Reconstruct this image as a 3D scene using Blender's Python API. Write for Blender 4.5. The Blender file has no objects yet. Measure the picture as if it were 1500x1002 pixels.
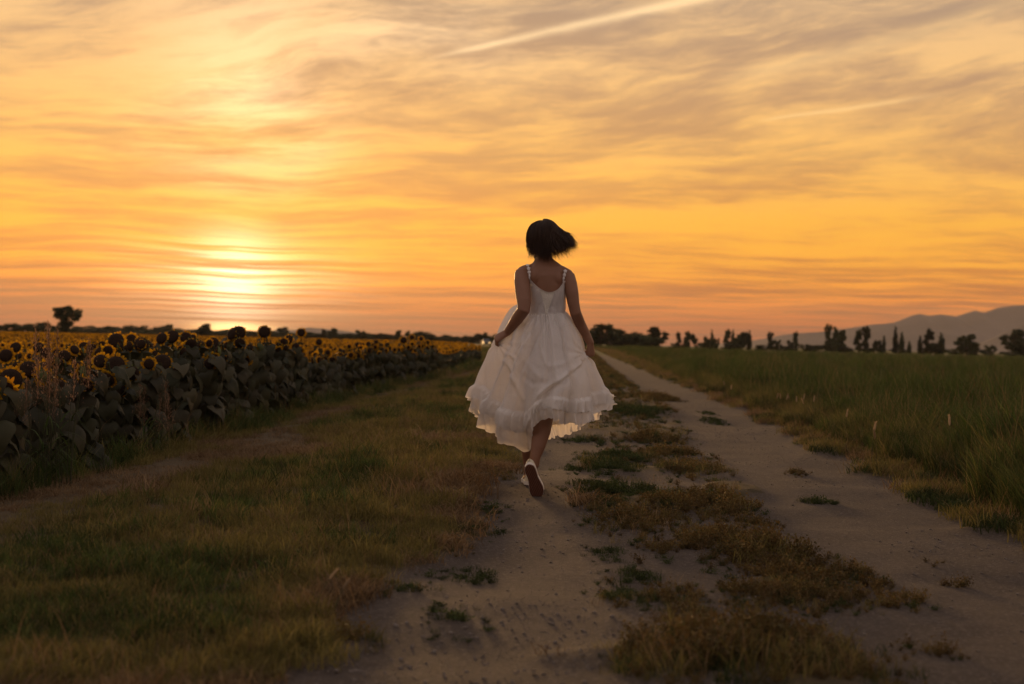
import bpy, bmesh, math, random
import numpy as np
from mathutils import Vector, Matrix

random.seed(7)
rng = np.random.default_rng(11)
scene = bpy.context.scene
COL = scene.collection

# ------------------------------------------------------------------ camera
CAM_H = 0.925
ROLL = math.radians(1.29)
FPX = 2083.0                      # focal length in pixels of a 1500 px wide frame
cam_data = bpy.data.cameras.new('camera')
cam = bpy.data.objects.new('camera', cam_data)
COL.objects.link(cam)
cam_data.sensor_width = 36.0
cam_data.lens = 50.0
cam_data.clip_start = 0.05
cam_data.clip_end = 30000.0
cam_data.dof.use_dof = True
cam_data.dof.focus_distance = 8.6
cam_data.dof.aperture_fstop = 2.8
cam.matrix_world = (Matrix.Translation((0, 0, CAM_H)) @ Matrix.Rotation(-ROLL, 4, 'Y')
                    @ Matrix.Rotation(math.pi / 2, 4, 'X'))
scene.camera = cam

# ------------------------------------------------------------------ render settings
scene.view_settings.view_transform = 'Standard'
scene.view_settings.look = 'None'
scene.view_settings.exposure = 0.0
scene.view_settings.gamma = 1.0
scene.cycles.use_denoising = True
scene.cycles.max_bounces = 8
scene.cycles.diffuse_bounces = 3
scene.cycles.glossy_bounces = 2
scene.cycles.transmission_bounces = 4
scene.cycles.transparent_max_bounces = 6
scene.cycles.volume_bounces = 0
scene.cycles.sample_clamp_indirect = 6.0


def lin(r, g, b):
    out = []
    for c in (r, g, b):
        c = c / 255.0
        out.append(c / 12.92 if c <= 0.04045 else ((c + 0.055) / 1.055) ** 2.4)
    return tuple(out)


class NT:
    """small helper for writing node graphs as expressions"""
    def __init__(self, tree):
        self.t = tree
        self.n = tree.nodes
        self.l = tree.links

    def _set(self, sock, v):
        if isinstance(v, bpy.types.NodeSocket):
            self.l.new(v, sock)
        else:
            if sock.type == 'RGBA' and hasattr(v, '__len__') and len(v) == 3:
                v = (*v, 1.0)
            sock.default_value = v

    def node(self, kind, **props):
        nd = self.n.new(kind)
        for k, v in props.items():
            setattr(nd, k, v)
        return nd

    def m(self, op, a, b=None, c=None, clamp=False):
        nd = self.n.new('ShaderNodeMath')
        nd.operation = op
        nd.use_clamp = clamp
        self._set(nd.inputs[0], a)
        if b is not None:
            self._set(nd.inputs[1], b)
        if c is not None:
            self._set(nd.inputs[2], c)
        return nd.outputs[0]

    def add(self, a, b): return self.m('ADD', a, b)
    def sub(self, a, b): return self.m('SUBTRACT', a, b)
    def mul(self, a, b): return self.m('MULTIPLY', a, b)
    def div(self, a, b): return self.m('DIVIDE', a, b)

    def ss(self, v, lo, hi, a=0.0, b=1.0):
        nd = self.n.new('ShaderNodeMapRange')
        nd.interpolation_type = 'SMOOTHSTEP'
        self._set(nd.inputs['Value'], v)
        nd.inputs['From Min'].default_value = lo
        nd.inputs['From Max'].default_value = hi
        nd.inputs['To Min'].default_value = a
        nd.inputs['To Max'].default_value = b
        return nd.outputs['Result']

    def gauss(self, x, y, sx, sy):
        """exp(-(x/sx)^2-(y/sy)^2); y may be None"""
        q = self.m('POWER', self.m('ABSOLUTE', self.div(x, sx)), 2.0)
        if y is not None:
            q = self.add(q, self.m('POWER', self.m('ABSOLUTE', self.div(y, sy)), 2.0))
        return self.m('EXPONENT', self.mul(q, -1.0))

    def xyz(self, x, y, z):
        nd = self.n.new('ShaderNodeCombineXYZ')
        for i, v in enumerate((x, y, z)):
            self._set(nd.inputs[i], v)
        return nd.outputs[0]

    def sep(self, v):
        nd = self.n.new('ShaderNodeSeparateXYZ')
        self._set(nd.inputs[0], v)
        return nd.outputs

    def noise(self, vec, scale, detail=4.0, rough=0.5, dist=0.0, lac=2.0):
        nd = self.n.new('ShaderNodeTexNoise')
        if vec is not None:
            self.l.new(vec, nd.inputs['Vector'])
        nd.inputs['Scale'].default_value = scale
        nd.inputs['Detail'].default_value = detail
        nd.inputs['Roughness'].default_value = rough
        nd.inputs['Distortion'].default_value = dist
        nd.inputs['Lacunarity'].default_value = lac
        return nd.outputs['Fac']

    def mix(self, fac, a, b, blend='MIX', clampf=True):
        nd = self.n.new('ShaderNodeMix')
        nd.data_type = 'RGBA'
        nd.blend_type = blend
        nd.clamp_factor = clampf
        self._set(nd.inputs[0], fac)
        self._set(nd.inputs[6], a)
        self._set(nd.inputs[7], b)
        return nd.outputs[2]

    def ramp(self, fac, stops, interp='LINEAR'):
        nd = self.n.new('ShaderNodeValToRGB')
        nd.color_ramp.interpolation = interp
        el = nd.color_ramp.elements
        while len(el) < len(stops):
            el.new(0.5)
        for e, (p, c) in zip(el, stops):
            e.position = p
            e.color = (*c, 1.0)
        self._set(nd.inputs[0], fac)
        return nd.outputs[0]


# ------------------------------------------------------------------ sky
SUN_AZ = math.radians(-11.1)       # measured from +Y towards +X
SUN_EL = math.radians(2.4)
world = bpy.data.worlds.new('World')
scene.world = world
world.use_nodes = True
world.cycles.sampling_method = 'MANUAL'
world.cycles.sample_map_resolution = 512
W = NT(world.node_tree)
W.n.clear()
tc = W.node('ShaderNodeTexCoord')
dx, dy, dz = W.sep(tc.outputs['Generated'])
RAD2DEG = 57.29578
az = W.mul(W.m('ARCTAN2', dx, dy), RAD2DEG)
el = W.mul(W.m('ARCSINE', dz), RAD2DEG)
elp = W.m('MAXIMUM', el, 0.0)
hyp = W.m('SQRT', W.m('MAXIMUM', W.add(W.mul(dx, dx), W.mul(dy, dy)), 1e-6))
ca, sa = W.div(dy, hyp), W.div(dx, hyp)

# streaked high cloud: noise in (azimuth circle, log elevation)
wob = W.noise(W.xyz(W.mul(sa, 4.0), W.mul(ca, 4.0), W.mul(elp, 0.16)), 1.0, 3.0, 0.5)
lv = W.m('LOGARITHM', W.add(elp, 1.0), math.e)
lv = W.add(lv, W.mul(W.sub(wob, 0.5), 0.34))
lv = W.add(lv, W.mul(W.mul(az, W.ss(elp, 3.0, 10.0)), -0.011))
def streaks(kaz, kel, detail, rough, off=0.0):
    return W.noise(W.xyz(W.mul(sa, kaz), W.mul(ca, kaz), W.add(W.mul(lv, kel), off)), 1.0, detail, rough)
n_big = streaks(4.6, 3.8, 3.0, 0.55)
n_mid = streaks(8.5, 9.0, 5.0, 0.6, 13.0)
n_fin = streaks(17.0, 21.0, 6.0, 0.68, 5.0)
n_low = streaks(7.5, 14.5, 5.0, 0.62, 31.0)

front = W.m('ADD', W.mul(W.add(W.mul(dx, math.sin(SUN_AZ)), W.mul(dy, math.cos(SUN_AZ))), 0.5), 0.5)
E = W.div(elp, 90.0)
def e(x): return x / 90.0
lit = W.ramp(E, [(0.0, lin(206, 98, 42)), (e(0.8), lin(224, 112, 38)), (e(1.8), lin(250, 144, 36)),
                 (e(3.2), lin(255, 174, 48)), (e(5.0), lin(255, 184, 64)), (e(7.5), lin(253, 191, 98)),
                 (e(10.5), lin(249, 197, 126)), (e(14.0), lin(234, 193, 142)), (e(30.0), lin(172, 158, 152)),
                 (e(90.0), lin(146, 150, 162))])
dull = W.ramp(E, [(0.0, lin(126, 76, 58)), (e(0.8), lin(134, 77, 52)), (e(1.8), lin(172, 95, 46)),
                  (e(3.2), lin(206, 126, 52)), (e(5.0), lin(210, 140, 70)), (e(7.5), lin(202, 150, 94)),
                  (e(10.5), lin(190, 150, 112)), (e(14.0), lin(174, 148, 124)), (e(30.0), lin(142, 130, 128)),
                  (e(90.0), lin(126, 128, 138))])
dens = W.add(W.add(W.mul(n_big, 0.44), W.mul(n_mid, 0.36)), W.mul(n_fin, 0.31))
low_w = W.ss(elp, 1.5, 5.5, 1.0, 0.0)
dens = W.add(W.mul(dens, W.sub(1.0, W.mul(low_w, 0.55))), W.mul(W.add(W.mul(W.sub(n_low, 0.5), 1.5), 0.5), W.mul(low_w, 0.56)))
lum = W.mul(W.ss(dens, 0.435, 0.645), W.ss(elp, 0.2, 2.6, 0.35, 1.0))
body = W.mix(lum, dull, lit)
# nishita daylight seen through the veil of cloud
nish = W.node('ShaderNodeTexSky', sky_type='NISHITA')
nish.sun_disc = False
nish.sun_elevation = SUN_EL
nish.sun_rotation = SUN_AZ
nish.altitude = 60.0
nish.air_density = 1.2
nish.dust_density = 2.5
nish_c = W.mix(1.0, nish.outputs[0], (0.10, 0.10, 0.10), 'MULTIPLY')
# dimmer, greyer away from the sunset
backc = W.ramp(E, [(0.0, lin(122, 102, 98)), (e(8), lin(158, 132, 120)), (e(20), lin(158, 142, 136)),
                   (e(45), lin(150, 144, 146)), (1.0, lin(140, 142, 150))])
backc = W.mix(W.mul(lum, 0.35), backc, lin(186, 162, 150))
backc = W.mix(1.0, backc, (1.32, 1.30, 1.26), 'MULTIPLY', False)
side = W.ss(front, 0.42, 0.955)
col = W.mix(side, backc, body)
# glow round the veiled sun and the column of lit cloud above it
da = W.sub(az, math.degrees(SUN_AZ))
g_wide = W.gauss(da, W.sub(el, 2.5), 13.0, 5.5)
g_main = W.gauss(da, W.sub(el, 2.1), 3.6, 1.4)
g_core = W.gauss(da, W.sub(el, 2.2), 1.45, 1.45)
g_sun = W.gauss(da, W.sub(el, 0.3), 1.3, 0.22)
g_col = W.gauss(W.sub(da, W.mul(W.sub(wob, 0.5), 9.0)), W.sub(el, 8.8), 3.6, 3.2)
g_up = W.gauss(W.sub(az, -5.0), W.sub(el, 12.2), 6.0, 1.6)
n_bar = streaks(4.2, 21.0, 5.0, 0.62, 47.0)
str_low = W.add(W.mul(W.ss(n_bar, 0.44, 0.54), 0.8), W.mul(W.ss(n_low, 0.36, 0.6), 0.2))
str_mid = W.ss(W.add(W.mul(n_mid, 0.7), W.mul(n_fin, 0.3)), 0.36, 0.64)
glow = W.mix(W.mul(g_wide, 0.17), (0, 0, 0), (1.0, 0.58, 0.22), 'ADD')
glow = W.mix(W.mul(g_main, W.add(W.mul(str_low, 1.1), 0.03)), glow, (1.0, 0.72, 0.36), 'ADD', False)
glow = W.mix(W.mul(g_core, W.add(W.mul(str_low, 1.25), 0.04)), glow, (1.0, 0.88, 0.66), 'ADD', False)
glow = W.mix(W.mul(g_sun, 2.0), glow, (1.0, 0.6, 0.2), 'ADD', False)
glow = W.mix(W.mul(g_col, W.add(W.mul(str_mid, 0.5), 0.03)), glow, (0.75, 0.62, 0.42), 'ADD', False)
glow = W.mix(W.mul(g_up, W.mul(str_mid, 0.30)), glow, (0.8, 0.66, 0.42), 'ADD', False)
col = W.mix(1.0, col, glow, 'ADD', False)
# sky low over the horizon is seen through kilometres of haze, so it is brighter behind it
gain = W.add(1.0, W.mul(W.m('EXPONENT', W.mul(elp, -0.36)), 0.10))
gain = W.add(1.0, W.mul(W.sub(gain, 1.0), side))
col = W.mix(1.0, col, W.xyz(W.mul(gain, 1.02), W.m('POWER', gain, 0.92), W.m('POWER', gain, 0.5)), 'MULTIPLY', False)
# condensation trails
def trail(a0, e0, a1, e1, w0, w1, strength, curve=0.0):
    t = W.div(W.sub(az, a0), (a1 - a0))
    le = W.add(W.add(e0, W.mul(t, e1 - e0)), W.mul(W.mul(t, W.sub(1.0, t)), curve))
    d = W.sub(el, le)
    d = W.add(d, W.mul(W.sub(n_fin, 0.5), 0.22))
    w = W.add(w0, W.mul(W.m('MAXIMUM', t, 0.0), w1 - w0))
    g = W.m('EXPONENT', W.mul(W.m('POWER', W.m('ABSOLUTE', W.div(d, w)), 2.0), -1.0))
    fade = W.mul(W.ss(t, -0.06, 0.2), W.ss(t, 1.0, 1.8, 1.0, 0.0))
    return W.mul(W.mul(g, fade), W.mul(W.ss(n_mid, 0.2, 0.6, 0.6, 1.0), strength))
col = W.mix(trail(-3.7, 11.15, 9.4, 14.1, 0.10, 0.24, 0.85, 0.35), col, (1.16, 0.80, 0.42))
col = W.mix(trail(9.6, 8.95, 14.0, 9.5, 0.05, 0.09, 0.6), col, (1.06, 0.66, 0.27))
col = W.mix(trail(8.0, 10.6, 20.0, 13.4, 0.30, 0.28, 0.34, -0.9), col, (1.0, 0.64, 0.28))
col = W.mix(0.10, col, nish_c, 'ADD')
bg = W.node('ShaderNodeBackground')
W.l.new(col, bg.inputs[0])
bg.inputs[1].default_value = 1.0
out = W.node('ShaderNodeOutputWorld')
W.l.new(bg.outputs[0], out.inputs[0])

# ------------------------------------------------------------------ sun, low behind thin cloud
sun_d = bpy.data.lights.new('sun', 'SUN')
sun_d.energy = 4.4
sun_d.angle = math.radians(12.0)
sun_d.color = (1.0, 0.56, 0.22)
sun = bpy.data.objects.new('sun', sun_d)
COL.objects.link(sun)
sdir = Vector((math.cos(SUN_EL) * math.sin(SUN_AZ), math.cos(SUN_EL) * math.cos(SUN_AZ), math.sin(SUN_EL)))
sun.rotation_euler = (-sdir).to_track_quat('-Z', 'Y').to_euler()
sun.location = (-60, 300, 40)

# ------------------------------------------------------------------ shared helpers
R_AX = np.array([math.cos(ROLL), 0.0, math.sin(ROLL)])
U_AX = np.array([-math.sin(ROLL), 0.0, math.cos(ROLL)])
F_AX = np.array([0.0, 1.0, 0.0])
CAM = np.array([0.0, 0.0, CAM_H])


def at(px, py, depth):
    """a point of the place seen at pixel (px, py), at its own distance"""
    return CAM + depth * (F_AX + (px - 750.0) / FPX * R_AX + (501.0 - py) / FPX * U_AX)


def on_ground(px, py, z=0.0):
    d = F_AX + (px - 750.0) / FPX * R_AX + (501.0 - py) / FPX * U_AX
    k = (z - CAM_H) / d[2]
    return CAM + k * d


def mesh_obj(name, verts, faces, mat=None, parent=None, smooth=False, link=True):
    me = bpy.data.meshes.new(name)
    me.from_pydata([tuple(map(float, v)) for v in verts], [], [tuple(map(int, f)) for f in faces])
    me.update()
    o = bpy.data.objects.new(name, me)
    if link:
        COL.objects.link(o)
    if mat is not None:
        me.materials.append(mat)
    if parent is not None:
        o.parent = parent
    if smooth:
        me.polygons.foreach_set('use_smooth', [True] * len(me.polygons))
    return o


def empty(name, loc=(0, 0, 0), rz=0.0):
    o = bpy.data.objects.new(name, None)
    COL.objects.link(o)
    o.location = loc
    o.rotation_euler = (0, 0, rz)
    o.empty_display_size = 0.1
    return o


def tag(o, label=None, cat=None, group=None, kind=None):
    if label: o['label'] = label
    if cat: o['category'] = cat
    if group: o['group'] = group
    if kind: o['kind'] = kind
    return o


def copy_tree(o, parent=None):
    c = o.copy()
    COL.objects.link(c)
    c.parent = parent
    for ch in list(o.children):
        copy_tree(ch, c)
    return c


def _h(ix, iy, seed):
    n = (ix.astype(np.int64) * 374761393 + iy.astype(np.int64) * 668265263 + seed * 974634777) & 0x7fffffff
    n = ((n ^ (n >> 13)) * 1274126177) & 0x7fffffff
    n = (n ^ (n >> 16)) & 0xffff
    return n / 65535.0


def vnoise(x, y, seed=0):
    x = np.asarray(x, float); y = np.asarray(y, float)
    ix, iy = np.floor(x), np.floor(y)
    fx, fy = x - ix, y - iy
    fx = fx * fx * (3 - 2 * fx); fy = fy * fy * (3 - 2 * fy)
    ix = ix.astype(np.int64); iy = iy.astype(np.int64)
    a = _h(ix, iy, seed); b = _h(ix + 1, iy, seed); c = _h(ix, iy + 1, seed); d = _h(ix + 1, iy + 1, seed)
    return (a * (1 - fx) + b * fx) * (1 - fy) + (c * (1 - fx) + d * fx) * fy


def fbm(x, y, seed=0, octv=4):
    s = 0.0; a = 0.5; t = 0.0
    for k in range(octv):
        s = s + a * vnoise(np.asarray(x) * 2 ** k, np.asarray(y) * 2 ** k, seed + k * 17)
        t += a; a *= 0.5
    return s / t


def sstep(v, lo, hi):
    t = np.clip((np.asarray(v, float) - lo) / (hi - lo), 0, 1)
    return t * t * (3 - 2 * t)


def material(name):
    m = bpy.data.materials.new(name)
    m.use_nodes = True
    t = NT(m.node_tree)
    b = t.n['Principled BSDF']
    b.inputs['Specular IOR Level'].default_value = 0.25
    b.inputs['Roughness'].default_value = 0.75
    return m, t, b


def varied(name, c1, c2, scale=8.0, rough=0.75, spec=0.25, bump=0.0, bscale=40.0, obj_random=0.0, coord='Object'):
    """principled material whose colour wanders between two tones"""
    m, t, b = material(name)
    co = t.node('ShaderNodeTexCoord')
    f = t.noise(co.outputs[coord], scale, 4.0, 0.6)
    f = t.ss(f, 0.3, 0.7)
    if obj_random:
        oi = t.node('ShaderNodeObjectInfo')
        f = t.add(t.mul(f, 1 - obj_random), t.mul(oi.outputs['Random'], obj_random))
    t.l.new(t.mix(f, c1, c2), b.inputs['Base Color'])
    b.inputs['Roughness'].default_value = rough
    b.inputs['Specular IOR Level'].default_value = spec
    if bump:
        bn = t.node('ShaderNodeBump')
        bn.inputs['Strength'].default_value = bump
        bn.inputs['Distance'].default_value = 0.01
        t.l.new(t.noise(co.outputs[coord], bscale, 4.0, 0.6), bn.inputs['Height'])
        t.l.new(bn.outputs[0], b.inputs['Normal'])
    return m


def leafy(name, c1, c2, c3=None, translucency=0.4, attr='tint', rough=0.7, spread=(0.55, 1.45)):
    """foliage: per-blade tint attribute, part of the light passing through"""
    m = bpy.data.materials.new(name)
    m.use_nodes = True
    t = NT(m.node_tree)
    b = t.n['Principled BSDF']
    at_ = t.node('ShaderNodeAttribute', attribute_name=attr)
    oi = t.node('ShaderNodeObjectInfo')
    f = t.m('FRACT', t.add(at_.outputs['Fac'], t.mul(oi.outputs['Random'], 0.35)))
    c = t.ramp(f, [(0.0, c1), (0.55, c2), (1.0, c3 or c2)])
    v = t.m('FRACT', t.mul(oi.outputs['Random'], 7.31))
    v = t.add(spread[0], t.mul(v, spread[1] - spread[0]))
    c = t.mix(1.0, c, t.xyz(v, v, v), 'MULTIPLY', False)
    t.l.new(c, b.inputs['Base Color'])
    b.inputs['Roughness'].default_value = rough
    b.inputs['Specular IOR Level'].default_value = 0.2
    tr = t.node('ShaderNodeBsdfTranslucent')
    t.l.new(c, tr.inputs['Color'])
    mx = t.node('ShaderNodeMixShader')
    mx.inputs[0].default_value = translucency
    t.l.new(b.outputs[0], mx.inputs[1])
    t.l.new(tr.outputs[0], mx.inputs[2])
    t.l.new(mx.outputs[0], t.n['Material Output'].inputs['Surface'])
    return m

# ------------------------------------------------------------------ the ground
def track_left(y):   # centre, half width of the left wheel track
    c = np.interp(y, [0, 4, 5.8, 8.7, 14, 40, 200, 9000], [-0.1, -0.02, 0.03, 0.17, 0.50, 2.0, 10.0, 450])
    w = np.interp(y, [0, 4, 5.8, 8.7, 14, 40, 200], [0.38, 0.36, 0.33, 0.26, 0.30, 0.32, 0.3])
    return c, w


def track_right(y):
    c = np.interp(y, [0, 4, 7, 8.5, 14.8, 21, 30, 40, 48, 200, 9000], [1.55, 1.75, 1.97, 2.02, 2.45, 2.90, 3.30, 3.70, 4.05, 11.6, 452])
    w = np.interp(y, [0, 4, 7, 8.5, 14, 30, 48, 200], [0.66, 0.66, 0.60, 0.56, 0.54, 0.60, .60, 0.6])
    return c, w


def tracks(x, y):
    """1 on bare wheel track, 0 off it; the crown between the tracks is half bare"""
    cl, wl = track_left(y)
    cr, wr = track_right(y)
    rag = (fbm(x * 2.2, y * 1.4, 3) - 0.5) * 0.62 + (fbm(x * 9, y * 6, 4) - .5) * .22
    dl = np.abs(x - cl) - wl + rag
    dr = np.abs(x - cr) - wr + rag
    m = 1 - sstep(np.minimum(dl, dr), -0.10, 0.16)
    mid = ((x > cl) & (x < cr)) * np.interp(y, [4, 6, 9, 30, 45], [.55, .85, .95, .9, .3]) * sstep(fbm(x * 1.8 + 9, y * 1.1, 13), .30, .48)
    return np.maximum(m, mid) * (1 - .8 * sstep(y, 65, 150))


def gz_raw(x, y):
    x = np.asarray(x, float); y = np.asarray(y, float)
    near = 1 - sstep(np.hypot(x, y), 25, 120)
    z = (fbm(x * 0.5, y * 0.5, 21) - 0.5) * 0.10 * near
    z = z - 0.04 * tracks(x, y) * near
    z = z + (fbm(x * 2.5, y * 2.5, 8) - 0.5) * 0.03 * near
    cl, _ = track_left(y)
    z = z - 0.10 * sstep(cl - 2.6 - x, 0.0, 1.2) * near         # shallow drop to the sunflower field
    return z


TOE_XY = (float(at(788, 726, 8.58)[0]), 8.58)
TOE_Z = float(gz_raw(*TOE_XY))


def gz(x, y):
    r2 = (np.asarray(x, float) - TOE_XY[0]) ** 2 + (np.asarray(y, float) - TOE_XY[1] - .2) ** 2
    return gz_raw(x, y) - (TOE_Z + .001) * np.exp(-r2 / 1.3 ** 2)


def spaced(lo, hi, fine, grow, c=0.0):
    a = [0.0]
    s = fine
    while c + a[-1] < hi:
        a.append(a[-1] + s); s *= grow
    b = [0.0]
    s = fine
    while c - b[-1] > lo:
        b.append(b[-1] + s); s *= grow
    return np.array(sorted([c - v for v in b[1:]] + [c + v for v in a]))


gxs = spaced(-8200, 8200, 0.045, 1.028, 0.6)
gys = spaced(-420, 9200, 0.05, 1.026, 5.0)
GX, GY = np.meshgrid(gxs, gys)
GZ = gz(GX, GY)
nx, ny = len(gxs), len(gys)
gv = np.stack([GX, GY, GZ], -1).reshape(-1, 3)
idx = np.arange(nx * ny).reshape(ny, nx)
gf = np.stack([idx[:-1, :-1], idx[:-1, 1:], idx[1:, 1:], idx[1:, :-1]], -1).reshape(-1, 4)

m_ground, t, b = material('ground_soil')
pos = t.node('ShaderNodeNewGeometry').outputs['Position']
trk = t.node('ShaderNodeAttribute', attribute_name='track').outputs['Fac']
dry = t.node('ShaderNodeAttribute', attribute_name='dry').outputs['Fac']
n1 = t.noise(pos, 1.3, 5.0, 0.6)
n2 = t.noise(pos, 9.0, 5.0, 0.65)
n3 = t.noise(pos, 60.0, 4.0, 0.7)
n4 = t.noise(pos, 180.0, 3.0, 0.7)
dirt = t.mix(t.ss(n1, 0.3, 0.7), (0.058, 0.043, 0.033), (0.090, 0.069, 0.054))
dirt = t.mix(t.ss(n2, 0.35, 0.75), dirt, (0.058, 0.044, 0.035))
dirt = t.mix(t.mul(t.ss(n3, 0.50, 0.66), 0.75), dirt, (0.16, 0.13, 0.108))
dirt = t.mix(t.mul(t.ss(n4, 0.34, 0.50, 1.0, 0.0), 0.75), dirt, (0.05, 0.04, 0.032))
thatch = t.mix(t.ss(n2, 0.3, 0.7), (0.040, 0.032, 0.015), (0.092, 0.064, 0.032))
straw = t.mix(t.ss(n3, 0.3, 0.7), (0.066, 0.047, 0.024), (0.118, 0.084, 0.047))
turf = t.mix(dry, thatch, straw)
far = t.ss(t.sep(pos)[1], 40.0, 120.0)
turf = t.mix(far, turf, t.mix(n1, (0.050, 0.055, 0.016), (0.085, 0.080, 0.026)))
edge = t.add(trk, t.mul(t.sub(n2, 0.5), 0.7))
t.l.new(t.mix(t.ss(edge, 0.30, 0.62), turf, dirt), b.inputs['Base Color'])
b.inputs['Roughness'].default_value = 0.85
b.inputs['Specular IOR Level'].default_value = 0.15
bn = t.node('ShaderNodeBump')
bn.inputs['Strength'].default_value = 0.55
bn.inputs['Distance'].default_value = 0.02
t.l.new(t.add(t.mul(n3, 0.7), t.mul(n4, 0.35)), bn.inputs['Height'])
t.l.new(bn.outputs[0], b.inputs['Normal'])

ground = mesh_obj('ground', gv, gf, m_ground, smooth=True)
tag(ground, kind='structure')
A = ground.data.attributes.new('track', 'FLOAT', 'POINT')
A.data.foreach_set('value', tracks(gv[:, 0], gv[:, 1]).astype(np.float32))


def dry_strip(x, y):
    """mown, straw-coloured strip beside the sunflowers"""
    c = np.interp(y, [0, 9, 16, 28, 43, 200], [-2.6, -2.35, -2.25, -2.0, -1.2, 8])
    return np.exp(-((x - c + (fbm(x, y * .5, 5) - .5) * 1.1) / 0.42) ** 2) * (1 - sstep(y, 40, 60)) * (.35 + .9 * fbm(x * 1.7, y * 1.1, 6))


A = ground.data.attributes.new('dry', 'FLOAT', 'POINT')
A.data.foreach_set('value', dry_strip(gv[:, 0], gv[:, 1]).astype(np.float32))

# ------------------------------------------------------------------ mountains
m_mount = varied('mountain_scrub', (0.045, 0.048, 0.05), (0.085, 0.08, 0.08), 0.004, 0.95, 0.1)


def ridge(name, pts, dist, depth, seed, rough):
    """hill range following a skyline (azimuth tangent, height) at a real distance"""
    tx = np.linspace(pts[0][0], pts[-1][0], 260)
    hs = np.interp(tx, [p[0] for p in pts], [p[1] for p in pts])
    hs = hs + (fbm(tx * 90, tx * 0 + 3.3, seed, 5) - 0.5) * rough * np.clip(hs / 60, 0.1, 1)
    us = np.linspace(-1, 1, 41)
    V = []
    for u in us:
        prof = (1 - abs(u)) ** 1.15
        x = tx * (dist + u * depth * 0.2)
        y = np.full_like(tx, dist) + u * depth
        nz = (fbm(x / 320, y / 320, seed + 4, 5) - 0.5) * 2
        z = hs * prof * (1 + 0.35 * nz * (1 - prof)) - 2.0
        V.append(np.stack([x, y, z], -1))
    V = np.array(V)
    n, m = V.shape[:2]
    ii = np.arange(n * m).reshape(n, m)
    F = np.stack([ii[:-1, :-1], ii[:-1, 1:], ii[1:, 1:], ii[1:, :-1]], -1).reshape(-1, 4)
    o = mesh_obj(name, V.reshape(-1, 3), F, m_mount, smooth=True)
    tag(o, kind='structure')
    return o


def skyline(px_pts, dist):
    out = []
    for px, py in px_pts:
        p = at(px, py, dist)
        out.append((p[0] / dist, max(2.0, p[2])))
    return out


ridge('mountain', skyline([(1020, 506), (1110, 497), (1160, 488), (1200, 485), (1235, 481), (1282, 474), (1310, 472), (1330, 464), (1346, 459),
                           (1362, 462), (1378, 460), (1400, 463), (1412, 459), (1428, 454), (1442, 456), (1465, 449),
                           (1484, 447), (1500, 446), (1560, 444), (1640, 452), (1750, 449), (1900, 462)], 6600), 6600, 900, 41, 9)
ridge('mountain', skyline([(1390, 513), (1440, 502), (1470, 486), (1500, 474), (1560, 458), (1640, 466), (1800, 456), (1950, 470)], 5000), 5000, 600, 57, 9)
ridge('mountain', skyline([(340, 493), (392, 485), (412, 481), (430, 483), (452, 479), (480, 482), (505, 484), (535, 489), (580, 494), (640, 498)], 8700), 8700, 600, 83, 8)
# ------------------------------------------------------------------ trees at the far edge of the fields
m_crown = leafy('tree_leaves', (0.030, 0.038, 0.016), (0.050, 0.060, 0.026), (0.075, 0.078, 0.036), 0.25)
m_bark = varied('bark', (0.07, 0.05, 0.035), (0.13, 0.095, 0.07), 3.0, 0.9, 0.1)


def set_tint(me, vals):
    a = me.attributes.new('tint', 'FLOAT', 'POINT')
    a.data.foreach_set('value', np.asarray(vals, np.float32))


def leaf_cloud(blobs, n, size, seed):
    """many small leaf faces spread through a set of ellipsoid clumps (unit-height tree)"""
    r = np.random.default_rng(seed)
    vol = np.array([bl[3] * bl[4] * bl[5] for bl in blobs]) ** 0.75
    pick = r.choice(len(blobs), n, p=vol / vol.sum())
    B = np.array(blobs)[pick]
    d = r.normal(size=(n, 3)); d /= np.linalg.norm(d, axis=1)[:, None]
    rad = r.random(n) ** 0.42 * (0.86 + 0.3 * r.random(n))
    c = B[:, :3] + d * B[:, 3:6] * rad[:, None]
    a = r.normal(size=(n, 3)); a /= np.linalg.norm(a, axis=1)[:, None]
    b2 = np.cross(a, r.normal(size=(n, 3))); b2 /= np.linalg.norm(b2, axis=1)[:, None]
    s = size * (0.6 + 0.8 * r.random(n))[:, None]
    V = np.stack([c - a * s, c - b2 * s * 0.6, c + a * s, c + b2 * s * 0.6], 1).reshape(-1, 3)
    F = np.arange(4 * n).reshape(n, 4)
    return V, F, np.repeat(r.random(n), 4)


def limb(path, radii, sides=7):
    path = np.array(path, float)
    V, F = [], []
    for i, p in enumerate(path):
        d = path[min(i + 1, len(path) - 1)] - path[max(i - 1, 0)]
        d /= np.linalg.norm(d)
        u = np.cross(d, [0.3, 0.9, 0.1]); u /= np.linalg.norm(u)
        w = np.cross(d, u)
        for k in range(sides):
            a = 2 * math.pi * k / sides
            V.append(p + radii[i] * (math.cos(a) * u + math.sin(a) * w))
    for i in range(len(path) - 1):
        for k in range(sides):
            F.append((i * sides + k, i * sides + (k + 1) % sides, (i + 1) * sides + (k + 1) % sides, (i + 1) * sides + k))
    F.append(tuple(range((len(path) - 1) * sides, len(path) * sides)))
    return np.array(V), F


def joined(parts):
    V, F, o = [], [], 0
    for v, f in parts:
        V.append(v); F += [tuple(i + o for i in ff) for ff in f]; o += len(v)
    return np.concatenate(V), F


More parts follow.
